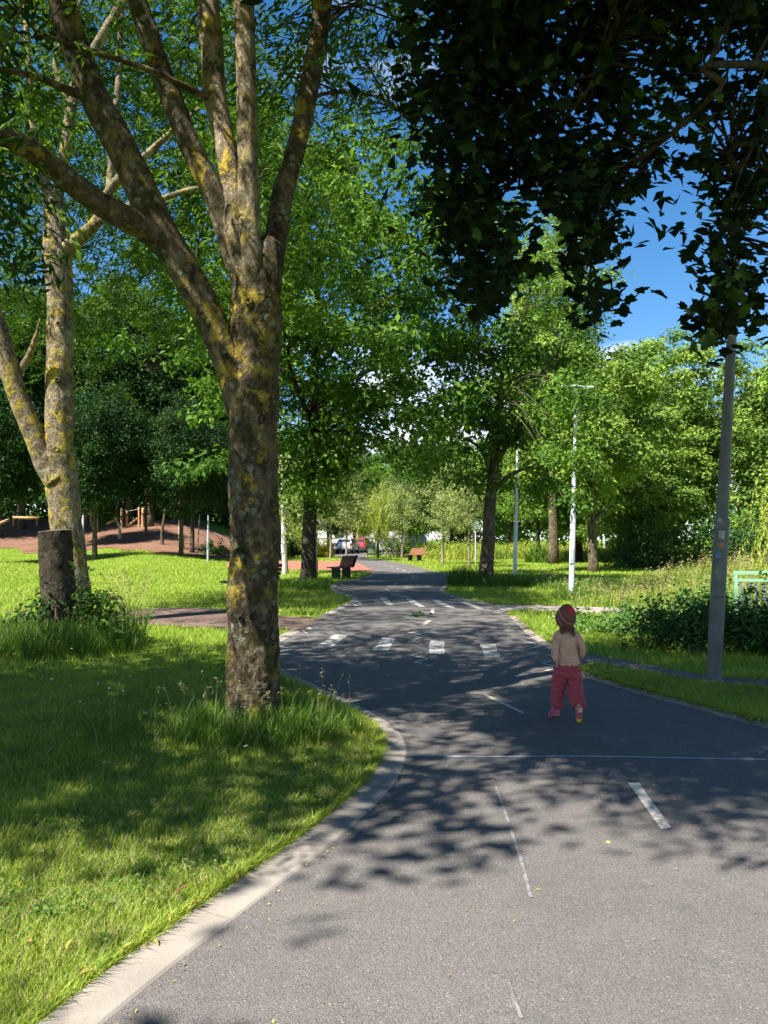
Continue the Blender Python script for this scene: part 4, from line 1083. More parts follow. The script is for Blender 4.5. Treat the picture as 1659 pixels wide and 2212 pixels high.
# ---- cut stump with weeds
sx, sy = G(122, 1396)
st = thing('tree_stump', 'tall sawn-off dark stump overgrown at its foot', 'stump', (sx, sy, 0))
hS = 1.66
r9 = np.random.default_rng(9)
Q = smooth_line([(.06, 0, -.1), (.04, 0, .3), (.0, 0, 1.0), (-.06, 0, hS)], 40)
V, F = tube(Q, np.interp(np.linspace(0, 1, 40), [0, .15, .4, 1], [.30, .262, .245, .228]), 32, .10, r9, cap=False)
MB().add(V, F).build('trunk', M['bark_dark'], st)
top = np.array(V).reshape(40, 32, 3)[-1]
cen_ = top.mean(0) + np.array((0, 0, .012))
ringi = cen_ + (top - cen_) * .9 + np.array((0, 0, .008))
Vt = np.concatenate([top, ringi, cen_[None]])
k = np.arange(32); Ft = [np.stack([k, (k + 1) % 32, 32 + (k + 1) % 32, 32 + k], 1), np.stack([32 + k, 32 + (k + 1) % 32, np.full(32, 64)], 1)]
M['cutwood'] = plain('weathered_cut_wood', (.16, .12, .085), .9, .1, var=.3, scale=20)
MB().add(Vt, Ft).build('cut_face', M['cutwood'], st)
for z_, a_, l_ in [(.75, -2.9, .09), (1.2, -.2, .07)]:
    b = np.array((math.cos(a_) * .2, math.sin(a_) * .2, z_)); V, F = tube([b, b + np.array((math.cos(a_) * l_, math.sin(a_) * l_, .05))], [.018, .010], 7, 0, r9); MB().add(V, F).build('snag', M['bark_dark'], st)

# ================================================================== PLANTS AND LONG GRASS
def shrub(name, label, c, rad, hgt, n, leaf, mat, cat='shrub', seed=1, keep=None, stems=14, tmpl=LEAF, group=None, up=.45, rim=.35):
    r = np.random.default_rng(seed)
    z0 = float(ground_h(c[0], c[1]))
    t = thing(name, label, cat, (c[0], c[1], z0), 0, group)
    nc = max(8, n // 70)
    p = r.normal(size=(nc, 3)); p /= np.linalg.norm(p, axis=1)[:, None]; p[:, 2] = np.abs(p[:, 2])
    q = rim + (1 - rim) * r.random(nc) ** .5
    C = p * q[:, None] * np.array((rad[0], rad[1], hgt)) * (1 + .22 * r.normal(size=(nc, 1)))
    C[:, 2] = np.clip(C[:, 2], .08, None)
    if keep is not None: C = C[keep(C + np.array((c[0], c[1], 0)))]
    nc = len(C)
    k = max(4, nc // 6); sh = C[r.choice(nc, k)] * np.array((1.05, 1.05, 1)); sh[:, 2] = hgt * r.uniform(.9, 1.5, k)     # shoots that stand out
    sp_ = np.repeat(sh, 26, 0); sp_[:, 2] *= r.uniform(.45, 1.0, len(sp_)); sp_ += r.normal(0, .05 * hgt + .02, sp_.shape) * np.array((1, 1, .4))
    mb = MB(); leaves(mb, sp_, leaf, r, tmpl, .3); clump_leaves(mb, C, 70, .16 * (rad[0] + hgt) / 2, leaf, r, tmpl, up)
    for V_ in mb.v: V_[:, 2] = np.maximum(V_[:, 2], .01)
    sm = MB()
    for k in range(min(stems, nc)):
        b = np.array((r.normal(0, rad[0] * .25), r.normal(0, rad[1] * .25), 0)); e = C[k]
        V, F = tube(smooth_line([b, b * .4 + e * .6 + np.array((0, 0, .15 * hgt)), e], 6), np.linspace(.012, .004, 6) * (1 + hgt), 5, 0, r, False); sm.add(V, F)
    sm.build('stems', M['bark_mid'], t)
    mb.build('foliage', M[mat], t, smooth=False, tint=True)
    return t
# weeds round the stump
def notroad(C): return lawn_ok(C[:, 0], C[:, 1])
shrub('weed_clump', 'dark broad-leaved weeds climbing the stump', (sx + .05, sy - .10), (.62, .34), .82, 1500, .11, 'leaf_bramble', 'weeds', 3)
shrub('weed_clump', 'leafy weeds to the side of the stump', (sx + .62, sy + .05), (.48, .4), .62, 1300, .10, 'leaf_weed', 'weeds', 4)
tuft('long_grass', 'long grass around the foot of the stump', (sx + .15, sy - .35), 1.0, 3800, .25, .62, .010, bend=.5, heads=40)
tuft('long_grass', 'bright long grass on the lawn edge left of the stump', (sx - 1.1, sy + .1), .75, 1800, .25, .55, .010, bend=.5, heads=20)
tuft('long_grass', 'arching straw-tipped grass beside the stump', (sx + .95, sy + .25), .22, 240, .6, .95, .012, 'grass_long', bend=.7, heads=30)
# round the big tree
tuft('long_grass', 'long grass around the foot of the big lichened tree', (mx + .12, my - .12), .62, 4200, .14, .36, .0065, bend=.6, heads=36, keep=lambda B: np.hypot(B[:, 0] - mx, B[:, 1] - my) > .22)
tuft('long_grass', 'thin seeding grass stems in the shade before the big tree', (mx - .55, my - .5), .9, 900, .12, .28, .005, bend=.5, heads=26)
tuft('long_grass', 'rough grass under the dark tree', (dx + .3, dy - .6), 1.7, 5200, .18, .42, .018, bend=.5)
tuft('long_grass', 'rough grass under the leaning tree on the verge', (fx + .7, fy - .5), 1.5, 3800, .2, .5, .018, bend=.5, heads=20)
tuft('long_grass', 'stalky grass beside the leaning tree', (fx - .8, fy - .4), .6, 900, .4, .85, .016, bend=.3)
tuft('long_grass', 'rough grass band between the verge tree and the lamp post', (fx + 3.6, fy - 2.2), 2.0, 4200, .2, .42, .02, bend=.5)
lx, ly = G(1234, 1296)
tuft('long_grass', 'grass tuft at the foot of the tall white lamp post', (lx + .1, ly - .05), .55, 1100, .15, .5, .013, bend=.6, heads=24)
qx, qy = G(1164, 1216)
tuft('spiky_plant', 'spiky upright plant at the foot of the small dark tree', (qx - .1, qy - .4), .7, 500, .5, 1.6, .06, bend=.35)
# meadow of long yellow-green grass behind the far benches
rg2 = np.random.default_rng(31)
n = 26000
xm = rg2.uniform(2.0, 24, n); ym = rg2.uniform(54, 84, n)
ok = (ym > 57 - .05 * xm + 1.2 * np.sin(xm * .7)) & (xm > 2 + .08 * (ym - 54) + .6 * np.sin(ym)); xm, ym = xm[ok], ym[ok]; n = len(xm)
mb = MB(); hm = (.75 + .35 * np.sin(xm * .6) * np.sin(ym * .4 + 1) + rg2.uniform(-.2, .35, n))
blades(mb, np.stack([xm, ym, np.zeros(n)], 1), hm, rg2.uniform(.03, .07, n), hm * rg2.uniform(.1, .9, n), rg2, 2, .5 + .4 * np.sin(xm * .9 + ym * .5))
kM = rg2.choice(n, 620, replace=False); clump_leaves(mb, np.stack([xm[kM], ym[kM], hm[kM] * .75], 1), 34, .36, .17, rg2, LEAF, .5, .6)
tag(mb.build('meadow_grass', M['meadow'], tint=True), 'tall yellow-green meadow grass behind the benches', 'meadow', kind='stuff')
# wild bank on the right: tall grass with seed heads, weeds, brambles
def bank_keep(B): return lawn_ok(B[:, 0], B[:, 1])
n = 24000
u_ = rg2.uniform(0, 1, n); xb = 4.3 + 9.5 * u_; yb = rg2.uniform(10.4, 24, n)
ok = (xb > 3.6 + .16 * (yb - 10.4) + .5 * np.sin(yb * .9)) & bank_keep(np.stack([xb, yb], 1)) & (yb > 10.7 - .05 * xb); xb, yb = xb[ok], yb[ok]; n = len(xb)
mb = MB(); hbk = (.22 + .75 * sstep(4.5, 9.5, xb - .12 * (yb - 11)) + .12 * np.sin(xb * 1.3) * np.sin(yb * .8)) * rg2.uniform(.6, 1.3, n)
hbk = np.clip(hbk, .2, 1.5)
blades(mb, np.stack([xb, yb, np.zeros(n)], 1), hbk, rg2.uniform(.012, .024, n), hbk * rg2.uniform(.1, .5, n), rg2, 3, .45 + .3 * np.sin(xb + yb))
o = mb.build('bank_grass', M['meadow'], tint=True); tag(o, 'tall wild grass on the bank beyond the side path', 'long grass', kind='stuff')
s = MB(); k = rg2.choice(n, 1600, replace=False); az = rg2.uniform(0, 6.28, len(k)); hh = hbk[k] * rg2.uniform(1.0, 1.35, len(k)); bb = hh * rg2.uniform(.05, .35, len(k))
Bk = np.stack([xb[k], yb[k], np.zeros(len(k))], 1); blades(s, Bk, hh, np.full(len(k), .008), bb, rg2, 3, None, az)
tp = Bk + np.stack([np.cos(az) * bb, np.sin(az) * bb, hh * .93], 1)
for j in range(9): leaves(s, tp + rg2.normal(0, .035, (len(k), 3)) - np.array((0, 0, .03 * j)), .07, rg2, LONG, .6)
s.build('seed_heads', M['grass_dry'], o, tint=True)
tag(o, 'tall wild grass on the bank beyond the side path', 'long grass', kind='stuff')
B_ = [('bramble_bush', 'dark bramble bush left of the leaning lamp post', (4.55, 11.0), (.95, .6), .62, 6500, .085, 'leaf_bramble', 5),
      ('nettle_patch', 'grey-green nettles behind the footpath junction', (4.3, 12.8), (.9, .7), .38, 4000, .085, 'leaf_weed', 6),
      ('nettle_patch', 'bright leafy weeds above the bramble bush', (5.6, 12.7), (1.1, .8), .66, 6000, .09, 'leaf_weed', 7),
      ('bramble_bush', 'shaded dense bush right of the leaning lamp post', (6.2, 10.5), (1.25, .6), .80, 7500, .085, 'leaf_bramble', 8),
      ('bramble_bush', 'dark bush at the frame edge below the green railing', (7.9, 10.9), (1.2, .7), .70, 6000, .085, 'leaf_bramble', 9),
      ('nettle_patch', 'tall sunlit weeds in front of the green railing', (7.0, 12.1), (1.0, .45), .70, 4000, .085, 'leaf_weed', 10)]
for nm, lab, c, rad, h, nn, lf, mat, sd in B_:
    shrub(nm, lab, c, rad, h, nn, lf, mat, 'bush', sd, keep=notroad)
# shrubs near the street
shrub('golden_shrub', 'golden yellow shrub beside the white parked car', (-5.5, 65.0), (1.0, .9), 1.5, 2600, .14, 'leaf_gold', 'shrub', 13)
shrub('purple_shrub', 'purplish shrub between the golden shrub and the car', (-4.55, 66.0), (.45, .5), 1.3, 900, .12, 'leaf_red', 'shrub', 14)
shrub('hedge_bush', 'dark green hedge bush below the left willow', (-8.6, 64.5), (2.1, 1.0), 1.9, 3000, .16, 'leaf_dark', 'shrub', 15)
shrub('hedge_bush', 'dark green bush behind the information board', (1.6, 67.0), (2.6, 1.0), 1.5, 3000, .16, 'leaf_bramble', 'shrub', 16)
shrub('hedge_bush', 'bushy undergrowth at the end of the meadow', (9.5, 86), (5.5, 1.5), 3.2, 5000, .25, 'leaf_weed', 'shrub', 17)
shrub('hedge_bush', 'dark undergrowth below the broad pale tree', (14.0, 40.5), (2.3, 1.5), 2.3, 4000, .2, 'leaf_bramble', 'shrub', 18)
shrub('hedge_bush', 'dark thicket behind the wild bank', (19.5, 40.0), (4.0, 1.5), 3.0, 5000, .22, 'leaf_bramble', 'shrub', 19)
shrub('hedge_bush', 'thicket at the back of the wood', (-24.0, 78), (14.0, 2.0), 4.5, 7000, .34, 'leaf_dark', 'shrub', 20)
shrub('hedge_bush', 'thicket between the wood and the street', (-12.0, 82), (4.0, 2.0), 3.5, 4000, .30, 'leaf_dark', 'shrub', 21)
shrub('fern_clump', 'low green clump on the wood chips', (-12.6, 57.0), (.9, .7), 1.0, 900, .2, 'leaf_weed', 'shrub', 22)
# clover and plantain leaves low in the near lawn
cv = MB(); nC = 90; cxy = np.c_[rg2.uniform(-3.2, .0, nC), rg2.uniform(2.2, 7.5, nC)]; kk = np.repeat(cxy, 46, 0) + rg2.normal(0, .085, (nC * 46, 2)); kk = kk[lawn_ok(kk[:, 0], kk[:, 1])]
leaves(cv, np.c_[kk, rg2.uniform(.025, .06, len(kk))], .026, rg2, LEAF, 1.3)
tag(cv.build('clover', M['leaf_weed'], tint=True), 'patches of clover leaves low in the near lawn', 'clover', kind='stuff')
# buttercups and daisies
fl = MB(); n = 420
xf = np.concatenate([rg2.uniform(3.0, 6.5, 260), rg2.uniform(-5, -.6, 60), rg2.uniform(3, 5, 100)]); yf = np.concatenate([rg2.uniform(9.7, 11.0, 260), rg2.uniform(4, 11, 60), rg2.uniform(12, 15, 100)])
ok = lawn_ok(xf, yf); xf, yf = xf[ok], yf[ok]; zf = rg2.uniform(.07, .22, len(xf))
M['buttercup'] = leaf_mat('yellow_petals', (.55, .42, .02), (.65, .52, .05), .3, (1, 1, .6)); M['daisy'] = leaf_mat('white_petals', (.6, .6, .55), (.75, .75, .7), .3, (1, 1, 1))
blades(fl, np.stack([xf, yf, np.zeros(len(xf))], 1), zf, np.full(len(xf), .004), zf * .2, rg2, 2)
flo = fl.build('flower_stems', M['grass'], tint=True); tag(flo, 'small wild flowers dotted in the grass', 'flowers', kind='stuff')
pe = MB(); n5 = 5
PT = (np.concatenate([np.array([(0, 0, 0)]), np.array([(math.cos(a) * .5, math.sin(a) * .5, .1) for a in np.linspace(0, 6.283, 10, endpoint=False)])]), np.array([(0, i, i % 10 + 1) for i in range(1, 11)]))
leaves(pe, np.stack([xf, yf, zf], 1)[:260], .030, rg2, PT, 1.2); pe.build('buttercup_petals', M['buttercup'], flo, tint=True)
pe = MB(); leaves(pe, np.stack([xf, yf, zf], 1)[260:], .026, rg2, PT, 1.2); pe.build('daisy_petals', M['daisy'], flo, tint=True)
# leaf litter along the kerbs and a few yellow leaves on the asphalt
lit = MB(); r6 = np.random.default_rng(66)
def along(S, w, sg, lo, hi, n, spread):
    S2 = _off(S, w, sg); S2 = S2[(S2[:, 1] > lo) & (S2[:, 1] < hi)]; q = r6.uniform(0, len(S2) - 1.01, n); i_ = q.astype(int)
    return S2[i_] + (S2[i_ + 1] - S2[i_]) * (q - i_)[:, None] + r6.normal(0, spread, (n, 2))
P = np.concatenate([along(LS, .19, 1, 2, 7, 90, .012), along(RS, .05, -1, 5, 9, 330, .05), along(RS, .06, -1, 12, 16, 120, .05), along(LS, .16, 1, 7, 13, 60, .03)])
leaves(lit, np.c_[P, np.full(len(P), .038)], .05, r6, LONG, 1.6)
P2 = np.array([G(*p) for p in [(1320, 1826), (1158, 1930), (1296, 1697), (1240, 1690), (860, 1770), (1500, 1670), (1130, 1480), (1410, 1700), (1660, 1690), (980, 1500), (1025, 1480), (1350, 1600), (905, 1330), (1010, 1330), (1060, 1340)]])
leaves(lit, np.c_[P2, np.full(len(P2), .018)], .032, r6, LEAF, 1.8)
P3 = np.array([G(*p) for p in [(300, 2060), (445, 1975), (555, 1775), (625, 1700), (370, 1965), (205, 2120), (160, 2050), (70, 2060)]])
leaves(lit, np.c_[P3, np.full(len(P3), .045)], .085, r6, LONG, 1.8)
M['litter'] = leaf_mat('fallen_leaves', (.30, .19, .06), (.50, .42, .09), .2, (1, .9, .5))
gq = np.concatenate([np.c_[r6.uniform(-.6, 3.2, 260), r6.uniform(2.2, 9, 260)], along(LS, -.05, 1, 2, 8, 120, .03), along(RS, -.06, -1, 5, 10, 160, .05)]); gq = gq[inpoly(gq[:, 0], gq[:, 1], ROADP)]
leaves(lit, np.c_[gq, np.full(len(gq), .018)], .016, r6, LEAF, 1.5)
tag(lit.build('leaf_litter', M['litter'], tint=True), 'dry fallen leaves along the kerbs and on the asphalt', 'leaf litter', kind='stuff')
tg = MB(); 
for k in range(14):
    p = np.array((*G(905 + r6.normal(0, 9), 1331 + r6.normal(0, 2)), .03)); V, F = tube([p, p + r6.normal(0, .12, 3) * np.array((1, 1, .1))], [.006, .002], 4, 0, r6); tg.add(V, F)
leaves(tg, np.array([(*G(905 + r6.normal(0, 10), 1331 + r6.normal(0, 2)), .04) for _ in range(24)]), .10, r6, LEAF, 1.0)
tag(tg.build('fallen_twig', M['leaf_bramble'], tint=True), 'small fallen leafy twig on the asphalt before the far crossing', 'twig', kind='stuff')

# ================================================================== THINGS
def GT(u, v):                    # ground point on uneven terrain
    x, y, w = ray(u, v)
    t = np.linspace(2, 140, 6000); hit = CAM_H + w * t < ground_h(x * t, y * t)
    t = t[np.argmax(hit)] if hit.any() else 60.0
    return np.array((x * t, y * t, float(ground_h(x * t, y * t))))
M['galv'] = plain('galvanised_steel', (.36, .38, .40), .55, .4, .25, .18, 3.0, 60, .1)
M['galv_dark'] = plain('shaded_weathered_steel', (.115, .118, .112), .62, .35, .2, .22, 4.0, 60, .15)  # steel darkened to carry the shade on the leaning post
M['whitepole'] = plain('pale_painted_steel', (.62, .64, .66), .5, .4, .0, .08, 4.0)
M['lamp_glass'] = plain('lamp_glass', (.75, .75, .72), .2, .5, 0, .05)
M['black'] = plain('black_plastic', (.02, .02, .022), .5, .4)
M['bench_dark'] = plain('dark_stained_boards', (.065, .042, .032), .6, .3, 0, .3, 12)
M['bench_red'] = plain('red_stained_boards', (.21, .082, .05), .6, .3, 0, .25, 12)
M['bench_leg'] = plain('dark_bench_supports', (.025, .024, .024), .7, .3)

def lamp_post(name, label, base, H, r0, mat, lean=(0, 0), heads=True, rz=0.0, door=True, collar=2.1, thin=False):
    t = thing(name, label, 'lamp post', base)
    t.rotation_euler = (lean[1], lean[0], rz)
    prof = [(r0 * 1.0, -.25), (r0, 0), (r0, collar), (r0 * .82, collar + .06), (r0 * .80, collar + .3), (r0 * .5, H - .05), (r0 * .45, H), (.0005, H + .002)]
    V, F = lathe(prof, 18); MB().add(V, F).build('pole', M[mat], t)
    if not thin:
        V, F = lathe([(r0 * 1.02, collar - .015), (r0 * 1.10, collar), (r0 * 1.10, collar + .03), (r0 * .84, collar + .062)], 18); MB().add(V, F).build('collar', M[mat], t)
    if door:
        V, F = box((-r0 * .42, -r0 * .80, 1.12), (r0 * 1.45, r0 * 1.0, .40), .35)
        d_ = bevel_obj(MB().add(V, F).build('access_door', M[mat], t, smooth=False), .012)
        for z_ in (.95, 1.29):
            V, F = lathe([(.012, 0), (.012, .012), (.0005, .013)], 8); V = V @ np.array(Matrix.Rotation(R(90), 3, 'X')).T + np.array((-r0 * .6, -r0 * 1.16, z_)); MB().add(V, F).build('bolt', M['black'], d_)
    if heads:
        V, F = tube([(-.24, 0, H - .01), (0, 0, H + .03), (.24, 0, H - .01)], [.022, .026, .022], 8); MB().add(V, F).build('cross_arm', M[mat], t)
        for s in (-1, 1):
            V, F = box((s * .32, 0, H - .005), (.24, .12, .05)); h_ = bevel_obj(MB().add(V, F).build('lamp_head', M['whitepole'], t, smooth=False), .02)
            V, F = box((s * .32, 0, H - .036), (.18, .09, .016)); MB().add(V, F).build('lamp_glass', M['lamp_glass'], h_, smooth=False)
    return t
px_, py_ = G(1541, 1472)
lamp_post('lamp_post', 'shaded, weathered grey lamp post leaning at the footpath with an access door', (px_, py_, 0), 5.7, .078, 'galv_dark', (R(3.9), 0), collar=1.72)
lpost = bpy.data.objects['lamp_post']
def wrap(nm, z0, z1, a0, a1, rad, mat):
    th = np.linspace(a0, a1, 8); V = np.concatenate([np.stack([rad * np.cos(th), rad * np.sin(th), np.full(8, z)], 1) for z in (z0, z1)]); k = np.arange(7)
    MB().add(V, np.stack([k, k + 1, k + 9, k + 8], 1)).build(nm, M[mat], lpost)
M['st_orange'] = plain('faded_orange_sticker', (.35, .17, .05), .6, var=.3, scale=30); M['st_blue'] = plain('faded_blue_sticker', (.10, .22, .38), .6, var=.3, scale=30); M['st_white'] = plain('scraped_paper', (.35, .35, .33), .8, var=.4, scale=40)
wrap('sticker', 1.46, 1.51, -2.4, -1.6, .0795, 'st_orange'); wrap('sticker', 1.345, 1.40, -2.5, -1.9, .0795, 'st_blue'); wrap('sticker', 1.55, 1.64, -2.3, -1.5, .0795, 'st_white')
V, F = lathe([(.079, 0), (.112, .0), (.112, .02), (.085, .035), (.079, .09)], 18); MB().add(V, F).build('base_collar', M['galv_dark'], lpost)
lamp_post('lamp_post', 'tall white lamp post with two heads beside the side path', (*G(1234, 1296), 0), 5.45, .070, 'whitepole', (R(1.8), 0), door=True)
lamp_post('lamp_post', 'white lamp post right of the leaning verge tree', (*G(1112, 1247), 0), 5.5, .075, 'whitepole', (R(1.5), 0))
lamp_post('lamp_post', 'white lamp post seen just beside the big lichened trunk', (*G(614, 1241), 0), 5.2, .085, 'whitepole', (R(-1.5), 0))
lamp_post('lamp_post', 'slim lamp post standing in the meadow grass', (*G(1305, 1203), 0), 5.2, .085, 'whitepole', (0, 0))
lamp_post('lamp_post', 'grey lamp post at the edge of the shaded bank', (*G(1350, 1214), 0), 5.0, .09, 'galv', (0, 0))
lamp_post('lamp_post', 'grey lamp post at the corner of the red play surface', (*G(449, 1216), 0), 3.1, .075, 'galv', (0, 0), False)
p = GT(426, 1198); lamp_post('signpost', 'thin grey pole beside the wood chip bank', tuple(p), 3.0, .045, 'galv_dark', (R(3), 0), False, door=False, thin=True)['category'] = 'pole'
p = GT(179, 1168); lamp_post('bollard', 'short pale post at the foot of the wood chip bank', tuple(p), 1.6, .09, 'whitepole', (0, 0), False, door=False, thin=True)['category'] = 'post'
# stickers on the leaning post
def sticker(u, v, w, h, col, nm):
    c = A(u, v, py_ - .085); M[nm] = plain(nm, col, .5)
    return c
def bench(name, label, loc, face, upright, wood, L=1.5):
    """face: unit vector the sitter looks along"""
    a = math.atan2(face[1], face[0]) - math.pi / 2          # local +y = facing
    t = thing(name, label, 'bench', (loc[0], loc[1], 0), a)
    for s in (-1, 1):
        V, F = box((s * L * .33, .02, .20), (.10, .34, .44)); bevel_obj(MB().add(V, F).build('leg', M['bench_leg'], t, smooth=False), .015)
    for k in range(4):
        V, F = box((0, -.16 + k * .135, .44 + .012 * (k == 3)), (L, .115, .038)); bevel_obj(MB().add(V, F).build('seat_slat', M[wood], t, smooth=False), .008)
    tilt = R(20); Mx = np.array(Matrix.Rotation(tilt, 3, 'X'))
    o = np.array((0, -.22, .46))
    if upright:
        for k in range(7):
            V, F = box((-L / 2 + .1 + k * (L - .2) / 6, 0, .24), (.15, .03, .46)); V = V @ Mx.T + o; bevel_obj(MB().add(V, F).build('back_board', M[wood], t, smooth=False), .008)
    else:
        for k in range(4):
            V, F = box((0, 0, .07 + k * .115), (L, .034, .092)); V = V @ Mx.T + o; bevel_obj(MB().add(V, F).build('back_slat', M[wood], t, smooth=False), .008)
    for s in (-1, 1):
        V, F = box((s * L * .33, -.035, .20), (.06, .03, .46)); V = V @ Mx.T + o; MB().add(V, F).build('back_support', M['bench_leg'], t, smooth=False)
    return t
bench('park_bench', 'dark wooden bench with upright back boards on the grass island', G(738, 1250), (-.93, .36), True, 'bench_dark')
bench('park_bench', 'reddish slatted bench on the far lawn among birches', G(896, 1212.5), (-.80, -.60), False, 'bench_red')
bench('park_bench', 'dark bench mostly hidden behind the big lichened trunk', G(541, 1293), (-.7, .7), False, 'bench_dark')

# information board
c = G(802, 1202)
t = thing('information_board', 'dark framed information board beside the far path', 'notice board', (c[0], c[1], 0), R(8))
for s in (-1, 1):
    V, F = box((s * .33, 0, .62), (.06, .06, 1.30)); MB().add(V, F).build('post', M['black'], t, smooth=False)
V, F = box((0, 0, .68), (.60, .045, 1.02)); pn = MB().add(V, F).build('panel', M['black'], t, smooth=False)
M['poster_dark'] = plain('printed_dark_green', (.03, .05, .045), .3, .5, 0, .4, 5); M['poster_pale'] = plain('printed_pale_green', (.20, .25, .18), .3, .5, 0, .4, 4)
V, F = box((0, -.026, .93), (.52, .006, .42)); MB().add(V, F).build('upper_print', M['poster_dark'], pn, smooth=False)
V, F = box((0, -.026, .47), (.52, .006, .40)); MB().add(V, F).build('lower_print', M['poster_pale'], pn, smooth=False)
V, F = box((0, 0, 1.26), (.8, .16, .05)); MB().add(V, F).build('cap', M['black'], t, smooth=False)

# blue sign on a thin post
c = A(1027, 1138, 46)
t = thing('path_sign', 'blue round path sign half hidden by the birch leaves', 'sign', (c[0], 46, 0))
M['signblue'] = plain('blue_sign_face', (.012, .09, .55), .35, .5, 0, .05); M['signwhite'] = plain('white_sign_mark', (.75, .77, .8), .4)
V, F = lathe([(.03, 0), (.03, c[2] + .25), (.0005, c[2] + .252)], 8); MB().add(V, F).build('post', M['galv'], t)
V, F = lathe([(.0005, 0), (.21, 0), (.215, .01), (.21, .02), (.0005, .02)], 24); V = V @ np.array(Matrix.Rotation(R(90), 3, 'X')).T + np.array((0, -.035, c[2])); sf = MB().add(V, F).build('sign_face', M['signblue'], t)
for q in [[(.04, -.12), (.075, -.12), (.075, .04), (.04, .04)], [(-.08, -.10), (-.03, -.10), (-.03, .06), (-.08, .06)]]:
    V = np.array([(a, -.0575, c[2] + b) for a, b in q]); MB().add(V, np.array([(0, 1, 2, 3)])).build('symbol', M['signwhite'], sf)

# green railing at the frame edge
M['railgreen'] = plain('pale_green_paint', (.24, .47, .27), .45, .4, 0, .1); M['railgrey'] = plain('grey_painted_bars', (.16, .19, .22), .5, .4)
c = A(1589, 1237, 12.0); e = A(1657, 1236, 11.8)
gx0, gx1, gz = c[0], c[0] + 1.9, c[2]
t = thing('green_railing', 'pale green railing with hanging bars at the frame edge', 'railing', (gx0, 12, 0), R(-6))
for xx in (0, .50, 1.0, 1.5):
    V, F = box((xx, 0, gz / 2 - .05), (.045, .045, gz + .06)); MB().add(V, F).build('post', M['railgreen'], t, smooth=False)
for zz, hh in ((gz, .05), (gz - .115, .04), (.2, .04)):
    V, F = box((.75, -.004, zz), (1.57, .038, hh)); MB().add(V, F).build('rail', M['railgreen'], t, smooth=False)
for k in range(13):
    V, F = box((.075 + k * .118, -.002, (gz - .135) / 2 + .1), (.032, .02, gz - .36)); MB().add(V, F).build('bar', M['railgrey'], t, smooth=False)

# timber play frames on the wood chip bank
M['timber'] = plain('peeled_timber', (.42, .24, .13), .7, .2, 0, .2, 5); M['timber_pale'] = plain('bleached_timber', (.50, .40, .30), .8, .15, 0, .25, 5); M['rope'] = plain('pale_rope', (.45, .42, .36), .8, .1)
rp = np.random.default_rng(3)
def play_frame(label, posts, beams, ropes):
    b0 = GT(posts[0][0], posts[0][2])
    t = thing('climbing_frame', label, 'play frame', tuple(b0)); o = b0
    for u, vt, vb, w in posts:
        b = GT(u, vb); d = b[1]; top = A(u, vt, d); r_ = w * d / FPX / 2
        V, F = tube(smooth_line([b - np.array((0, 0, .3)), b * .5 + top * .5 + rp.normal(0, .02, 3), top], 8) - o, [r_, r_ * .9], 10, .06, rp); MB().add(V, F).build('post', M['timber'], t)
    for u0, v0, u1, v1, w, d in beams:
        a, b = A(u0, v0, d), A(u1, v1, d + .2); r_ = w * d / FPX / 2
        V, F = tube([a - o, (a + b) / 2 - o, b - o], [r_, r_, r_ * .9], 10, .05, rp); MB().add(V, F).build('beam', M['timber'], t)
    for u0, v0, u1, v1, d in ropes:
        a, b = A(u0, v0, d), A(u1, v1, d); Q = smooth_line([a, (a + b) / 2 - np.array((0, 0, .12)), b], 10); V, F = tube(Q - o, [.022, .022], 6, 0, rp); MB().add(V, F).build('rope', M['rope'], t)
play_frame('log climbing frame at the left end of the wood chip bank', [(40.6, 1090, 1136, 7), (29, 1106, 1138, 5), (80, 1112, 1138, 5)], [(28, 1118, 84, 1119, 6, 58), (0, 1130, 20, 1122, 6, 57.5)], [])
play_frame('timber posts and ropes in the middle of the wood chip bank', [(197, 1098, 1138, 5), (263, 1097, 1143, 5.5), (300, 1096, 1140, 5), (309, 1097, 1140, 7), (274, 1104, 1141, 4)], [(276, 1136, 297, 1120, 5, 60), (230, 1132, 262, 1116, 4, 60)], [(228, 1107, 263, 1101, 60), (263, 1101, 300, 1099, 60), (197, 1112, 228, 1107, 60)])
for u, vt, vb, w, lab in [(393, 1098, 1188, 12, 'pale bare trunk standing on the wood chip bank'), (207, 1106, 1150, 6, 'thin bleached trunk beside the first timber post'), (316, 1095, 1160, 7, 'grey bare trunk beside the timber posts'), (352, 1090, 1178, 7, 'slim crooked trunk beside the grass bump'), (258, 1118, 1165, 6, 'short bleached snag below the rope')]:
    b = GT(u, vb); top = A(u - 2, vt - 40, b[1]); r_ = w * b[1] / FPX / 2
    t = thing('bare_trunk', lab, 'dead tree', tuple(b))
    V, F = tube(smooth_line([(0, 0, -.3), (rp.normal(0, .06), 0, 1.0), tuple((top - b) * .6 + rp.normal(0, .1, 3)), tuple(top - b)], 18), np.interp(np.linspace(0, 1, 18), [0, .2, 1], [r_ * 1.5, r_, r_ * .5]), 12, .12, rp)
    MB().add(V, F).build('trunk', M['timber_pale'] if w in (12, 6) else M['bark_mid'], t)
    for k in range(3):
        b2 = (top - b) * rp.uniform(.5, .9); e2 = b2 + rp.normal(0, .5, 3) * np.array((1, .5, .3)) + np.array((0, 0, .5)); V, F = tube([b2, e2], [r_ * .3, r_ * .1], 6, 0, rp); MB().add(V, F).build('branch', M['bark_mid'], t)

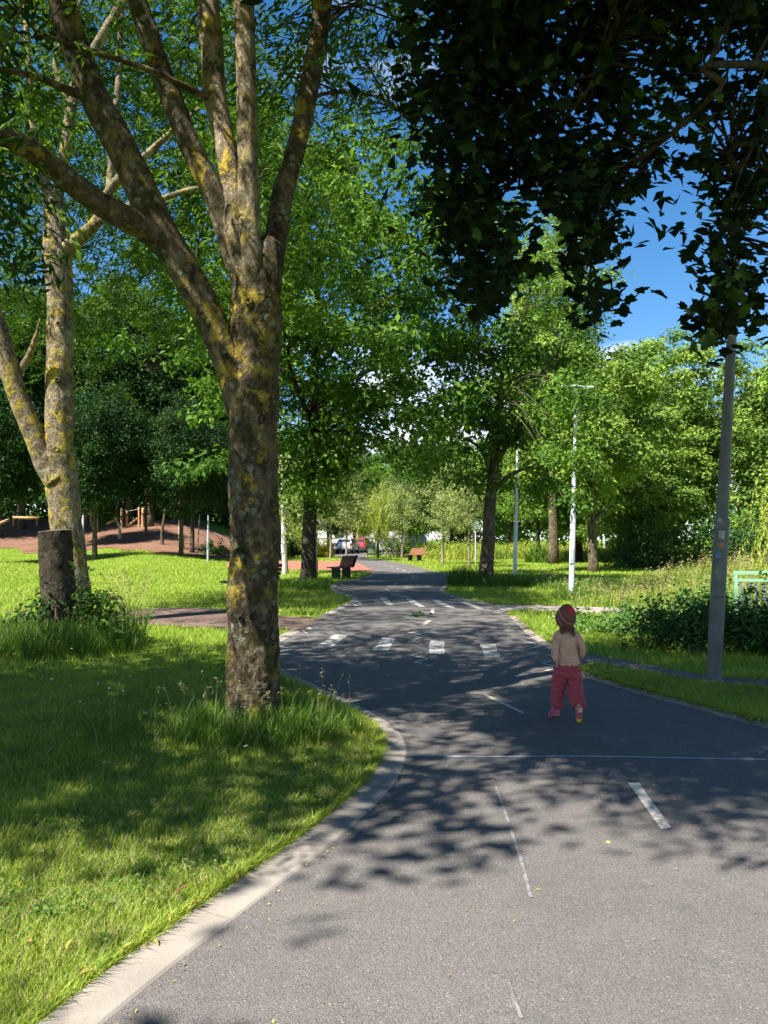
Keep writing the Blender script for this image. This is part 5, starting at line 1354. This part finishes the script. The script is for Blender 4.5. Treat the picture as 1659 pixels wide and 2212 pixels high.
# parked cars in the street
M['carwhite'] = plain('white_car_paint', (.62, .64, .66), .25, .5, 0, .03); M['carred'] = plain('red_car_paint', (.40, .035, .05), .25, .5, 0, .05)
M['glassdark'] = plain('dark_car_glass', (.03, .04, .05), .08, .6, 0, .1); M['tyre'] = plain('tyre_rubber', (.02, .02, .02), .8, .2); M['rim'] = plain('alloy_rim', (.45, .46, .48), .35, .5, .6)
M['tail'] = plain('red_tail_lens', (.35, .02, .015), .2, .5); M['plate'] = plain('number_plate', (.65, .65, .60), .5)
def car(label, loc, rz, paint):
    t = thing('parked_car', label, 'car', loc, rz)           # local +y = front, 4.4 m long
    prof = np.array([(-2.15, .42), (-2.18, .75), (-2.10, 1.02), (-1.95, 1.18), (-1.62, 1.56), (-1.2, 1.62), (.1, 1.60), (.55, 1.48), (1.05, 1.08), (1.85, .95), (2.15, .80), (2.2, .50), (2.1, .34), (-2.05, .34)])
    halfw = np.interp(prof[:, 1], [.34, .7, 1.0, 1.62], [.84, .90, .86, .62])
    m = len(prof); V = np.concatenate([np.c_[-halfw, prof], np.c_[halfw, prof]])
    k = np.arange(m); F = [np.stack([k, (k + 1) % m, m + (k + 1) % m, m + k], 1), np.array([list(range(m))[::-1], list(range(m, 2 * m))])]
    bd = MB().add(V, F).build('body', M[paint], t, smooth=False); bevel_obj(bd, .05, 3)
    V = np.array([(-.60, -1.70 - .022, 1.50), (.60, -1.70 - .022, 1.50), (.70, -1.945 - .022, 1.20), (-.70, -1.945 - .022, 1.20)]); MB().add(V, np.array([(0, 1, 2, 3)])).build('rear_window', M['glassdark'], t)
    for s in (-1, 1):
        for (a, b) in ((-1.35, -.35), (-.28, .55)):
            V = np.array([(s * .855, a - .12, 1.10), (s * .855, b + .22, 1.10), (s * .665, b, 1.52), (s * .665, a + .08, 1.52)]) + np.array((s * .018, 0, 0)); MB().add(V, np.array([(0, 1, 2, 3)])).build('side_window', M['glassdark'], t)
        V, F = box((s * .74, -2.13, .98), (.22, .10, .26)); MB().add(V, F).build('tail_light', M['tail'], t, smooth=False)
        for yy in (-1.35, 1.35):
            V, F = lathe([(.20, -.10), (.32, -.10), (.34, -.06), (.34, .06), (.32, .10), (.20, .10)], 22); V = V @ np.array(Matrix.Rotation(R(90), 3, 'Y')).T + np.array((s * .80, yy, .34)); w_ = MB().add(V, F).build('wheel', M['tyre'], t)
            V, F = lathe([(.0005, .0), (.08, .02), (.21, .0)], 16); V = V @ np.array(Matrix.Rotation(R(90 * s), 3, 'Y')).T + np.array((s * .885, yy, .34)); MB().add(V, F).build('rim', M['rim'], w_)
    V, F = box((0, -2.19, .78), (.5, .02, .12)); MB().add(V, F).build('number_plate', M['plate'], t, smooth=False)
    V, F = box((0, -2.12, .45), (1.6, .16, .2)); MB().add(V, F).build('bumper', M['black'], t, smooth=False)
    return t
car('white sport utility car parked at the end of the path', (-3.8, 81.5, .008), R(-10), 'carwhite')
car('red car parked just ahead of the white car', (-2.55, 87.5, .008), R(-10), 'carred')

# pale house beyond the street
M['render_white'] = concrete_mat('white_render', (.66, .65, .62), .1); M['rooftile'] = plain('grey_roof_tiles', (.12, .11, .11), .8)
hs = thing('house', 'low white rendered house beyond the parked cars', 'house', (-6, 124, 0))
V, F = box((0, 0, 1.9), (26, 8, 3.8)); MB().add(V, F).build('wall', M['render_white'], hs, smooth=False)
V = np.array([(-13.4, -4.5, 3.8), (13.4, -4.5, 3.8), (13.4, 0, 6.0), (-13.4, 0, 6.0), (13.4, 4.5, 3.8), (-13.4, 4.5, 3.8)]); MB().add(V, [np.array([(0, 1, 2, 3), (3, 2, 4, 5), (0, 5, 4, 1)]), np.array([(0, 3, 5), (1, 4, 2)])]).build('roof', M['rooftile'], hs, smooth=False)
for xx in (-10, -5.5, -1, 5.5, 10):
    V, F = box((xx, -4.02, 2.0), (1.6, .08, 1.2)); wn = MB().add(V, F).build('window', M['whitepole'], hs, smooth=False)
    V, F = box((xx, -4.07, 2.0), (1.4, .03, 1.0)); MB().add(V, F).build('pane', M['glassdark'], wn, smooth=False)
V, F = box((2.4, -4.03, 1.05), (1.0, .08, 2.1)); MB().add(V, F).build('door', M['bench_red'], hs, smooth=False)
gw = thing('garden_wall', 'white garden wall along the far side of the street', 'wall', (-9, 112, 0))
V, F = box((0, 0, .8), (22, .25, 1.6)); MB().add(V, F).build('wall', M['render_white'], gw, smooth=False)
V, F = box((0, 0, 1.64), (22.2, .36, .08)); MB().add(V, F).build('coping', M['kerb'], gw, smooth=False)

# ================================================================== CHILD
def fabric(name, col, col2=None, var=.15, weave=260):
    m, t, out = new_mat(name)
    co = obj_co(t)
    n = noise(t, co, 14, 4); w = noise(t, co, weave, 2)
    c = mixc(t, rng_map(t, n, .3, .7), tuple(x * (1 - var) for x in col), tuple(x * (1 + var) for x in (col2 or col)))
    b = princ(t, out, c, .85, .15, w, .25, .002)
    b.inputs['Sheen Weight'].default_value = .15
    return m
M['shirt'] = fabric('beige_jersey', (.57, .325, .205)); M['trousers'] = fabric('dusty_red_cotton', (.37, .058, .068))
M['skin'] = plain('skin', (.52, .30, .22), .5, .3, 0, .06); M['hair'] = plain('brown_hair', (.17, .085, .042), .5, .4, 0, .4, 40)
M['shoe_pink'] = plain('pink_shoe_fabric', (.62, .10, .26), .6); M['shoe_red'] = plain('coral_shoe_sole', (.50, .11, .14), .6); M['shoe_yellow'] = plain('yellow_rubber', (.62, .52, .03), .5)
M['sock'] = plain('white_sock', (.65, .62, .62), .9); M['shoe_grey'] = plain('violet_grey_trim', (.16, .15, .24), .6)

def ell_tube(P, R2, n=20):
    """closed tube with elliptical rings; R2 = (rx, ry) per point, rings level with the path"""
    P = np.asarray(P, float); R2 = np.asarray(R2, float); m = len(P)
    mm = 4 * (m - 1) + 1
    Q = smooth_line(P, mm); RR = smooth_line(R2, mm)
    T = np.gradient(Q, axis=0); T /= np.linalg.norm(T, axis=1)[:, None]
    ref = np.array((1.0, 0, 0)) if np.abs(T[:, 0]).max() < .95 else np.array((0, 0, 1.0))
    X = ref - T * (T @ ref)[:, None]; X /= np.linalg.norm(X, axis=1)[:, None]
    Yv = np.cross(T, X)
    th = np.linspace(0, 2 * np.pi, n, endpoint=False)
    V = Q[:, None] + RR[:, 0, None, None] * np.cos(th)[None, :, None] * X[:, None] + RR[:, 1, None, None] * np.sin(th)[None, :, None] * Yv[:, None]
    V = V.reshape(-1, 3); i = np.arange(mm - 1)[:, None] * n; j = np.arange(n)[None]; k = (j + 1) % n
    return V, [np.stack([i + j, i + k, i + n + k, i + n + j], -1).reshape(-1, 4), np.arange(n)[None, ::-1], (np.arange(n) + (mm - 1) * n)[None]]
def fuse(name, parts, mat, parent, vox=.008, smooth=6, fold=0.0, seed=1, fold_dir=(6, 6, 26)):
    """melt closed tubes into one continuous skin"""
    mb = MB()
    for V, F in parts: mb.add(V, F)
    o = mb.build(name, mat, parent)
    m = o.modifiers.new('r', 'REMESH'); m.mode = 'VOXEL'; m.voxel_size = vox
    m = o.modifiers.new('s', 'SMOOTH'); m.iterations = smooth; m.factor = .5
    dg = bpy.context.evaluated_depsgraph_get(); dg.update()
    me = bpy.data.meshes.new_from_object(o.evaluated_get(dg)); o.modifiers.clear(); o.data = me
    if fold:
        n = len(me.vertices); co = np.empty(n * 3, np.float32); me.vertices.foreach_get('co', co); co = co.reshape(-1, 3)
        no = np.empty(n * 3, np.float32); me.vertices.foreach_get('normal', no); no = no.reshape(-1, 3)
        r = np.random.default_rng(seed); d_ = np.zeros(n)
        for k in range(7):
            w = r.normal(size=3) * np.array(fold_dir) * 2.2; d_ += np.abs(np.sin(co @ w + r.uniform(0, 6.28) + 1.3 * np.sin(co @ (r.normal(size=3) * 9)))) - .5
        co = co + no * (d_ * fold)[:, None]
        me.vertices.foreach_set('co', co.astype(np.float32).ravel())
    me.materials.clear(); me.materials.append(mat)
    me.polygons.foreach_set('use_smooth', np.ones(len(me.polygons), bool)); me.update()
    return o
cxw, cyw = G(1250, 1569)
child = thing('person', 'small child running away in striped knit hat, beige top and dusty red trousers', 'person', (cxw - .035, cyw, 0), R(6))
child.scale = (.75, .92, 1.0)
PY = .17                                        # the hips are this far ahead of the pushing toes
# body: head, neck, trunk, arms and legs in one skin, mostly under the clothes
HEAD = (-.012, PY + .03, .872)
arm_l = [(-.112, PY, .715), (-.148, PY - .02, .62), (-.150, PY - .035, .555), (-.138, PY - .03, .522)]
arm_r = [(.108, PY, .715), (.160, PY - .035, .625), (.165, PY + .01, .57), (.150, PY + .075, .545)]
leg_l = [(-.055, PY, .46), (-.070, PY + .06, .36), (-.078, PY + .10, .25), (-.085, PY + .09, .15), (-.088, PY + .085, .07)]
leg_r = [(.055, PY, .46), (.070, PY + .01, .36), (.070, PY - .02, .26), (.072, PY - .10, .17), (.072, PY - .145, .115)]
parts = [ell_tube([(HEAD[0], HEAD[1], .775), (HEAD[0], HEAD[1] + .005, .81), HEAD, (HEAD[0], HEAD[1] - .004, .925), (HEAD[0], HEAD[1] - .006, .955)], [(.045, .05), (.066, .072), (.078, .088), (.066, .076), (.02, .025)]),
         ell_tube([(0, PY, .70), (-.004, PY + .005, .76), (-.010, PY + .02, .81)], [(.045, .045), (.038, .038), (.040, .040)]),
         ell_tube([(0, PY, .43), (0, PY, .50), (0, PY - .005, .60), (0, PY, .70), (0, PY, .735)], [(.09, .072), (.10, .078), (.096, .074), (.10, .06), (.05, .04)])]
for a in (arm_l, arm_r): parts.append(ell_tube(a, [(.034, .034), (.030, .030), (.026, .026), (.021, .021)], 12))
for a in (leg_l, leg_r): parts.append(ell_tube(a, [(.062, .066), (.058, .06), (.046, .046), (.040, .042), (.030, .032)], 14))
# nose, ears
parts.append(ell_tube([(HEAD[0], HEAD[1] + .075, .875), (HEAD[0], HEAD[1] + .092, .855), (HEAD[0], HEAD[1] + .088, .845)], [(.006, .006), (.012, .010), (.008, .006)], 8))
for s in (-1, 1): parts.append(ell_tube([(HEAD[0] + s * .070, HEAD[1] - .005, .845), (HEAD[0] + s * .084, HEAD[1] - .012, .865), (HEAD[0] + s * .078, HEAD[1] - .010, .885)], [(.006, .010), (.008, .016), (.005, .010)], 8))
body = fuse('body', parts, M['skin'], child, .007, 4)
M['eye'] = plain('eye', (.04, .03, .03), .2); M['lip'] = plain('lip', (.45, .16, .14), .5)
for s in (-1, 1):
    V, F = lathe([(.0005, -.009), (.009, -.002), (.0095, .002), (.0005, .009)], 10); MB().add(V + np.array((HEAD[0] + s * .030, HEAD[1] + .078, .880)), F).build('eye', M['eye'], body)
V, F = ell_tube([(HEAD[0] - .018, HEAD[1] + .076, .828), (HEAD[0], HEAD[1] + .081, .826), (HEAD[0] + .018, HEAD[1] + .076, .828)], [(.003, .004), (.004, .005), (.003, .004)], 8); MB().add(V, F).build('mouth', M['lip'], body)
# hands: palm with four curled fingers and a thumb
def hand(wrist, down, s, name):
    W = np.array(wrist); dn = np.array(down) / np.linalg.norm(down); fw = np.array((0, 1.0, 0)); fw -= dn * (fw @ dn); fw /= np.linalg.norm(fw); out = np.cross(dn, fw)
    ps = [ell_tube([W - dn * .012, W + dn * .012, W + dn * .034], [(.013, .017), (.014, .021), (.012, .021)], 12)]
    for k, L_ in enumerate((.026, .030, .028, .022)):
        b = W + dn * .030 + fw * (.016 - .0105 * k)
        c_ = -out * s
        ps.append(ell_tube([b, b + dn * L_ * .55, b + dn * L_ * .8 + c_ * .012, b + dn * L_ * .6 + c_ * .022], [(.0062, .0062), (.006, .006), (.0056, .0056), (.0045, .0045)], 8))
    b = W + dn * .010 + fw * .014
    ps.append(ell_tube([b, b + dn * .012 + fw * .012 - out * s * .006, b + dn * .028 + fw * .010 - out * s * .014], [(.0075, .0075), (.0068, .0068), (.005, .005)], 8))
    return fuse(name, ps, M['skin'], body, .0028, 2)
hand(arm_l[-1], (.02, .015, -1), -1, 'hand'); hand(arm_r[-1], (-.25, .75, -.45), 1, 'hand')
# top
shirt = [ell_tube([(0, PY - .004, .492), (0, PY - .006, .535), (0, PY - .006, .62), (0, PY - .002, .69), (0, PY, .735), (-.003, PY + .004, .765)], [(.130, .110), (.120, .102), (.100, .086), (.104, .076), (.078, .058), (.046, .046)])]
for a in (arm_l, arm_r): shirt.append(ell_tube([(a[0][0] * .72, a[0][1], a[0][2] + .008)] + a[:3] + [tuple(np.array(a[3]) * .75 + np.array(a[2]) * .25)], [(.045, .045), (.045, .045), (.037, .037), (.034, .034), (.029, .029)], 16))
fuse('top', shirt, M['shirt'], child, .0055, 4, .0042, 3, (10, 10, 14))
# trousers
tro = [ell_tube([(0, PY, .530), (0, PY - .004, .512), (0, PY - .010, .47), (0, PY - .008, .425), (0, PY, .395)], [(.090, .075), (.108, .090), (.126, .104), (.122, .100), (.085, .075)])]
ll = [(-.060, PY, .45), (-.073, PY + .05, .36), (-.082, PY + .085, .25), (-.090, PY + .088, .105)]
lr = [(.060, PY, .45), (.076, PY + .005, .36), (.076, PY - .025, .26), (.078, PY - .115, .150)]
tro.append(ell_tube(ll, [(.080, .088), (.078, .080), (.074, .070), (.068, .064)], 18)); tro.append(ell_tube(lr, [(.080, .090), (.082, .084), (.080, .076), (.072, .068)], 18))
fuse('trousers', tro, M['trousers'], child, .006, 4, .0055, 8, (8, 8, 20))
# striped knit hat, its crown tilted back
def hat_mat():
    m, t, out = new_mat('striped_knit')
    co = obj_co(t); sp = N(t, 'ShaderNodeSeparateXYZ'); t.links.new(co, sp.inputs[0])
    z = math_(t, 'ADD', sp.outputs[2], math_(t, 'MULTIPLY', math_(t, 'SUBTRACT', noise(t, co, 9, 2), .5), .010))
    cr_ = N(t, 'ShaderNodeValToRGB'); cr_.color_ramp.interpolation = 'CONSTANT'
    t.links.new(rng_map(t, z, -.05, .125), cr_.inputs[0])
    e = cr_.color_ramp.elements; e[0].position = 0; e[0].color = (.21, .070, .060, 1); e[1].position = .20; e[1].color = (.50, .17, .14, 1)
    for p_, c_ in [(.245, (.15, .082, .060)), (.50, (.55, .19, .14)), (.55, (.155, .078, .060)), (.68, (.24, .075, .06)), (.80, (.15, .082, .062)), (.90, (.50, .035, .03))]:
        k = e.new(p_); k.color = (*c_, 1)
    w = N(t, 'ShaderNodeTexWave', wave_type='BANDS', bands_direction='Z'); w.inputs['Scale'].default_value = 55; t.links.new(co, w.inputs['Vector'])
    princ(t, out, cr_.outputs[0], .9, .1, math_(t, 'ADD', w.outputs['Fac'], noise(t, co, 180, 2)), .5, .004)
    return m
V, F = lathe([(.088, -.052), (.094, -.045), (.097, -.02), (.098, .01), (.095, .04), (.085, .070), (.068, .094), (.045, .110), (.026, .118), (.020, .124), (.010, .129), (.0005, .130)], 32)
hat = MB().add(V, F).build('knit_hat', hat_mat(), child)
hat.location = (HEAD[0], HEAD[1] - .008, .872); hat.rotation_euler = (R(46), R(8), R(14)); hat.scale = (1.06, 1.06, 1.10)
so = hat.modifiers.new('s', 'SOLIDIFY'); so.thickness = .004; so.offset = -1
for s, P in ((-1, [(-.09, 0, -.03), (-.10, -.01, -.055), (-.112, -.02, -.072), (-.135, -.02, -.085)]), (1, [(.092, 0, -.02), (.110, .0, -.026), (.130, -.01, -.034), (.150, -.01, -.040)])):
    V, F = tube(smooth_line(np.array(P) + np.array((HEAD[0], HEAD[1], .872)), 12), [.004, .003], 7); MB().add(V, F).build('hat_tie', M['hair'], child)
# curls below the hat
hr = MB(); rh = np.random.default_rng(12)
for k in range(150):
    a = rh.uniform(-2.75, -.30); side = rh.random()
    b = np.array((HEAD[0] + .074 * math.cos(a), HEAD[1] + .074 * math.sin(a), .826 + rh.uniform(-.012, .014)))
    L_ = rh.uniform(.05, .075) if side < .5 or b[0] < .0 else rh.uniform(.08, .135)
    n = 14; q = np.linspace(0, 1, n); ph = rh.uniform(0, 6.28); am = rh.uniform(.004, .010)
    tgt = np.array((.016 if b[0] > -.03 else -.02, -.030, 0)) * rh.uniform(.4, 1.4)
    Q = b + q[:, None] * tgt + np.stack([am * np.cos(ph + q * 11) * q, am * np.sin(ph + q * 11) * q, -L_ * q], 1)
    V, F = tube(Q, [.0036, .003, .0012], 5, 0, rh); hr.add(V, F)
hr.build('hair', M['hair'], child)
# shoes: a shaped last, local +y = toe, origin at the heel on the ground
def shoe(loc, rot):
    t = bpy.data.objects.new('shoe', None); COL.objects.link(t); t.parent = child; t.location = loc; t.rotation_euler = rot
    ys = [-.035, -.025, .0, .035, .07, .095, .112]
    w = [.018, .027, .030, .031, .036, .031, .014]; h = [.050, .062, .066, .056, .040, .032, .022]
    n = 18; th = np.linspace(0, 2 * np.pi, n, endpoint=False); V = []
    for y_, w_, h_ in zip(ys, w, h):
        c_, s_ = np.cos(th), np.sin(th); V.append(np.stack([w_ * np.sign(c_) * np.abs(c_) ** .8, np.full(n, y_), .012 + (h_ / 2) * (1 + np.sign(s_) * np.abs(s_) ** .85)], 1))
    V = np.concatenate(V); i = np.arange(len(ys) - 1)[:, None] * n; j = np.arange(n)[None]; k = (j + 1) % n
    F = [np.stack([i + j, i + n + j, i + n + k, i + k], -1).reshape(-1, 4), np.arange(n)[None], (np.arange(n) + (len(ys) - 1) * n)[None, ::-1]]
    o = MB().add(V, F).build('upper', M['shoe_pink'], t); s = o.modifiers.new('s', 'SUBSURF'); s.levels = s.render_levels = 1
    def slab(nm, z0, z1, y0, y1, mat, grow=.004):
        yy = np.linspace(y0, y1, 12); ww = np.interp(yy, ys, w) + grow; ww[0] *= .55; ww[-1] *= .55
        ring = np.concatenate([np.c_[ww, yy], np.c_[-ww[::-1], yy[::-1]]]); m = len(ring)
        V = np.concatenate([np.c_[ring, np.full(m, z0)], np.c_[ring, np.full(m, z1)]]); k = np.arange(m)
        return bevel_obj(MB().add(V, [np.stack([k, (k + 1) % m, m + (k + 1) % m, m + k], 1), np.array([list(range(m))[::-1], list(range(m, 2 * m))])]).build(nm, M[mat], t, smooth=False), .003)
    slab('sole', .0, .016, -.040, .116, 'shoe_red'); slab('heel_tread', -.004, -.0005, -.036, .012, 'shoe_yellow', -.002); slab('toe_tread', -.004, -.0005, .080, .112, 'shoe_yellow', -.001)
    for k in range(3):
        V, F = tube([(-.022, .022 + k * .015, .066 - k * .006), (0, .024 + k * .015, .076 - k * .008), (.022, .022 + k * .015, .066 - k * .006)], [.0035, .0035], 6); MB().add(V, F).build('lace', M['shoe_yellow'], t)
    V, F = tube([(0, -.037, .05), (0, -.045, .064), (0, -.036, .076)], [.006, .005], 6); MB().add(V, F).build('heel_loop', M['shoe_yellow'], t)
    for s_ in (-1, 1):
        V, F = tube([(s_ * .031, -.01, .045), (s_ * .034, .03, .036), (s_ * .036, .07, .026)], [.005, .006, .004], 6); MB().add(V, F).build('side_trim', M['shoe_grey'], t)
    return t
# left foot forward and turned out, heel a little up; right foot pushing off on its toes
shoe((-.098, PY + .075, .040), (R(-20), R(0), R(28)))
shoe((.074, PY - .150, .122), (R(-68), 0, R(-4)))
for P in ([(-.090, PY + .085, .165), (-.090, PY + .085, .10), (-.092, PY + .095, .075)], [(.073, PY - .10, .18), (.073, PY - .130, .14), (.073, PY - .135, .11)]):
    V, F = tube(P, [.034, .031, .029], 14); MB().add(V, F).build('sock', M['sock'], child)
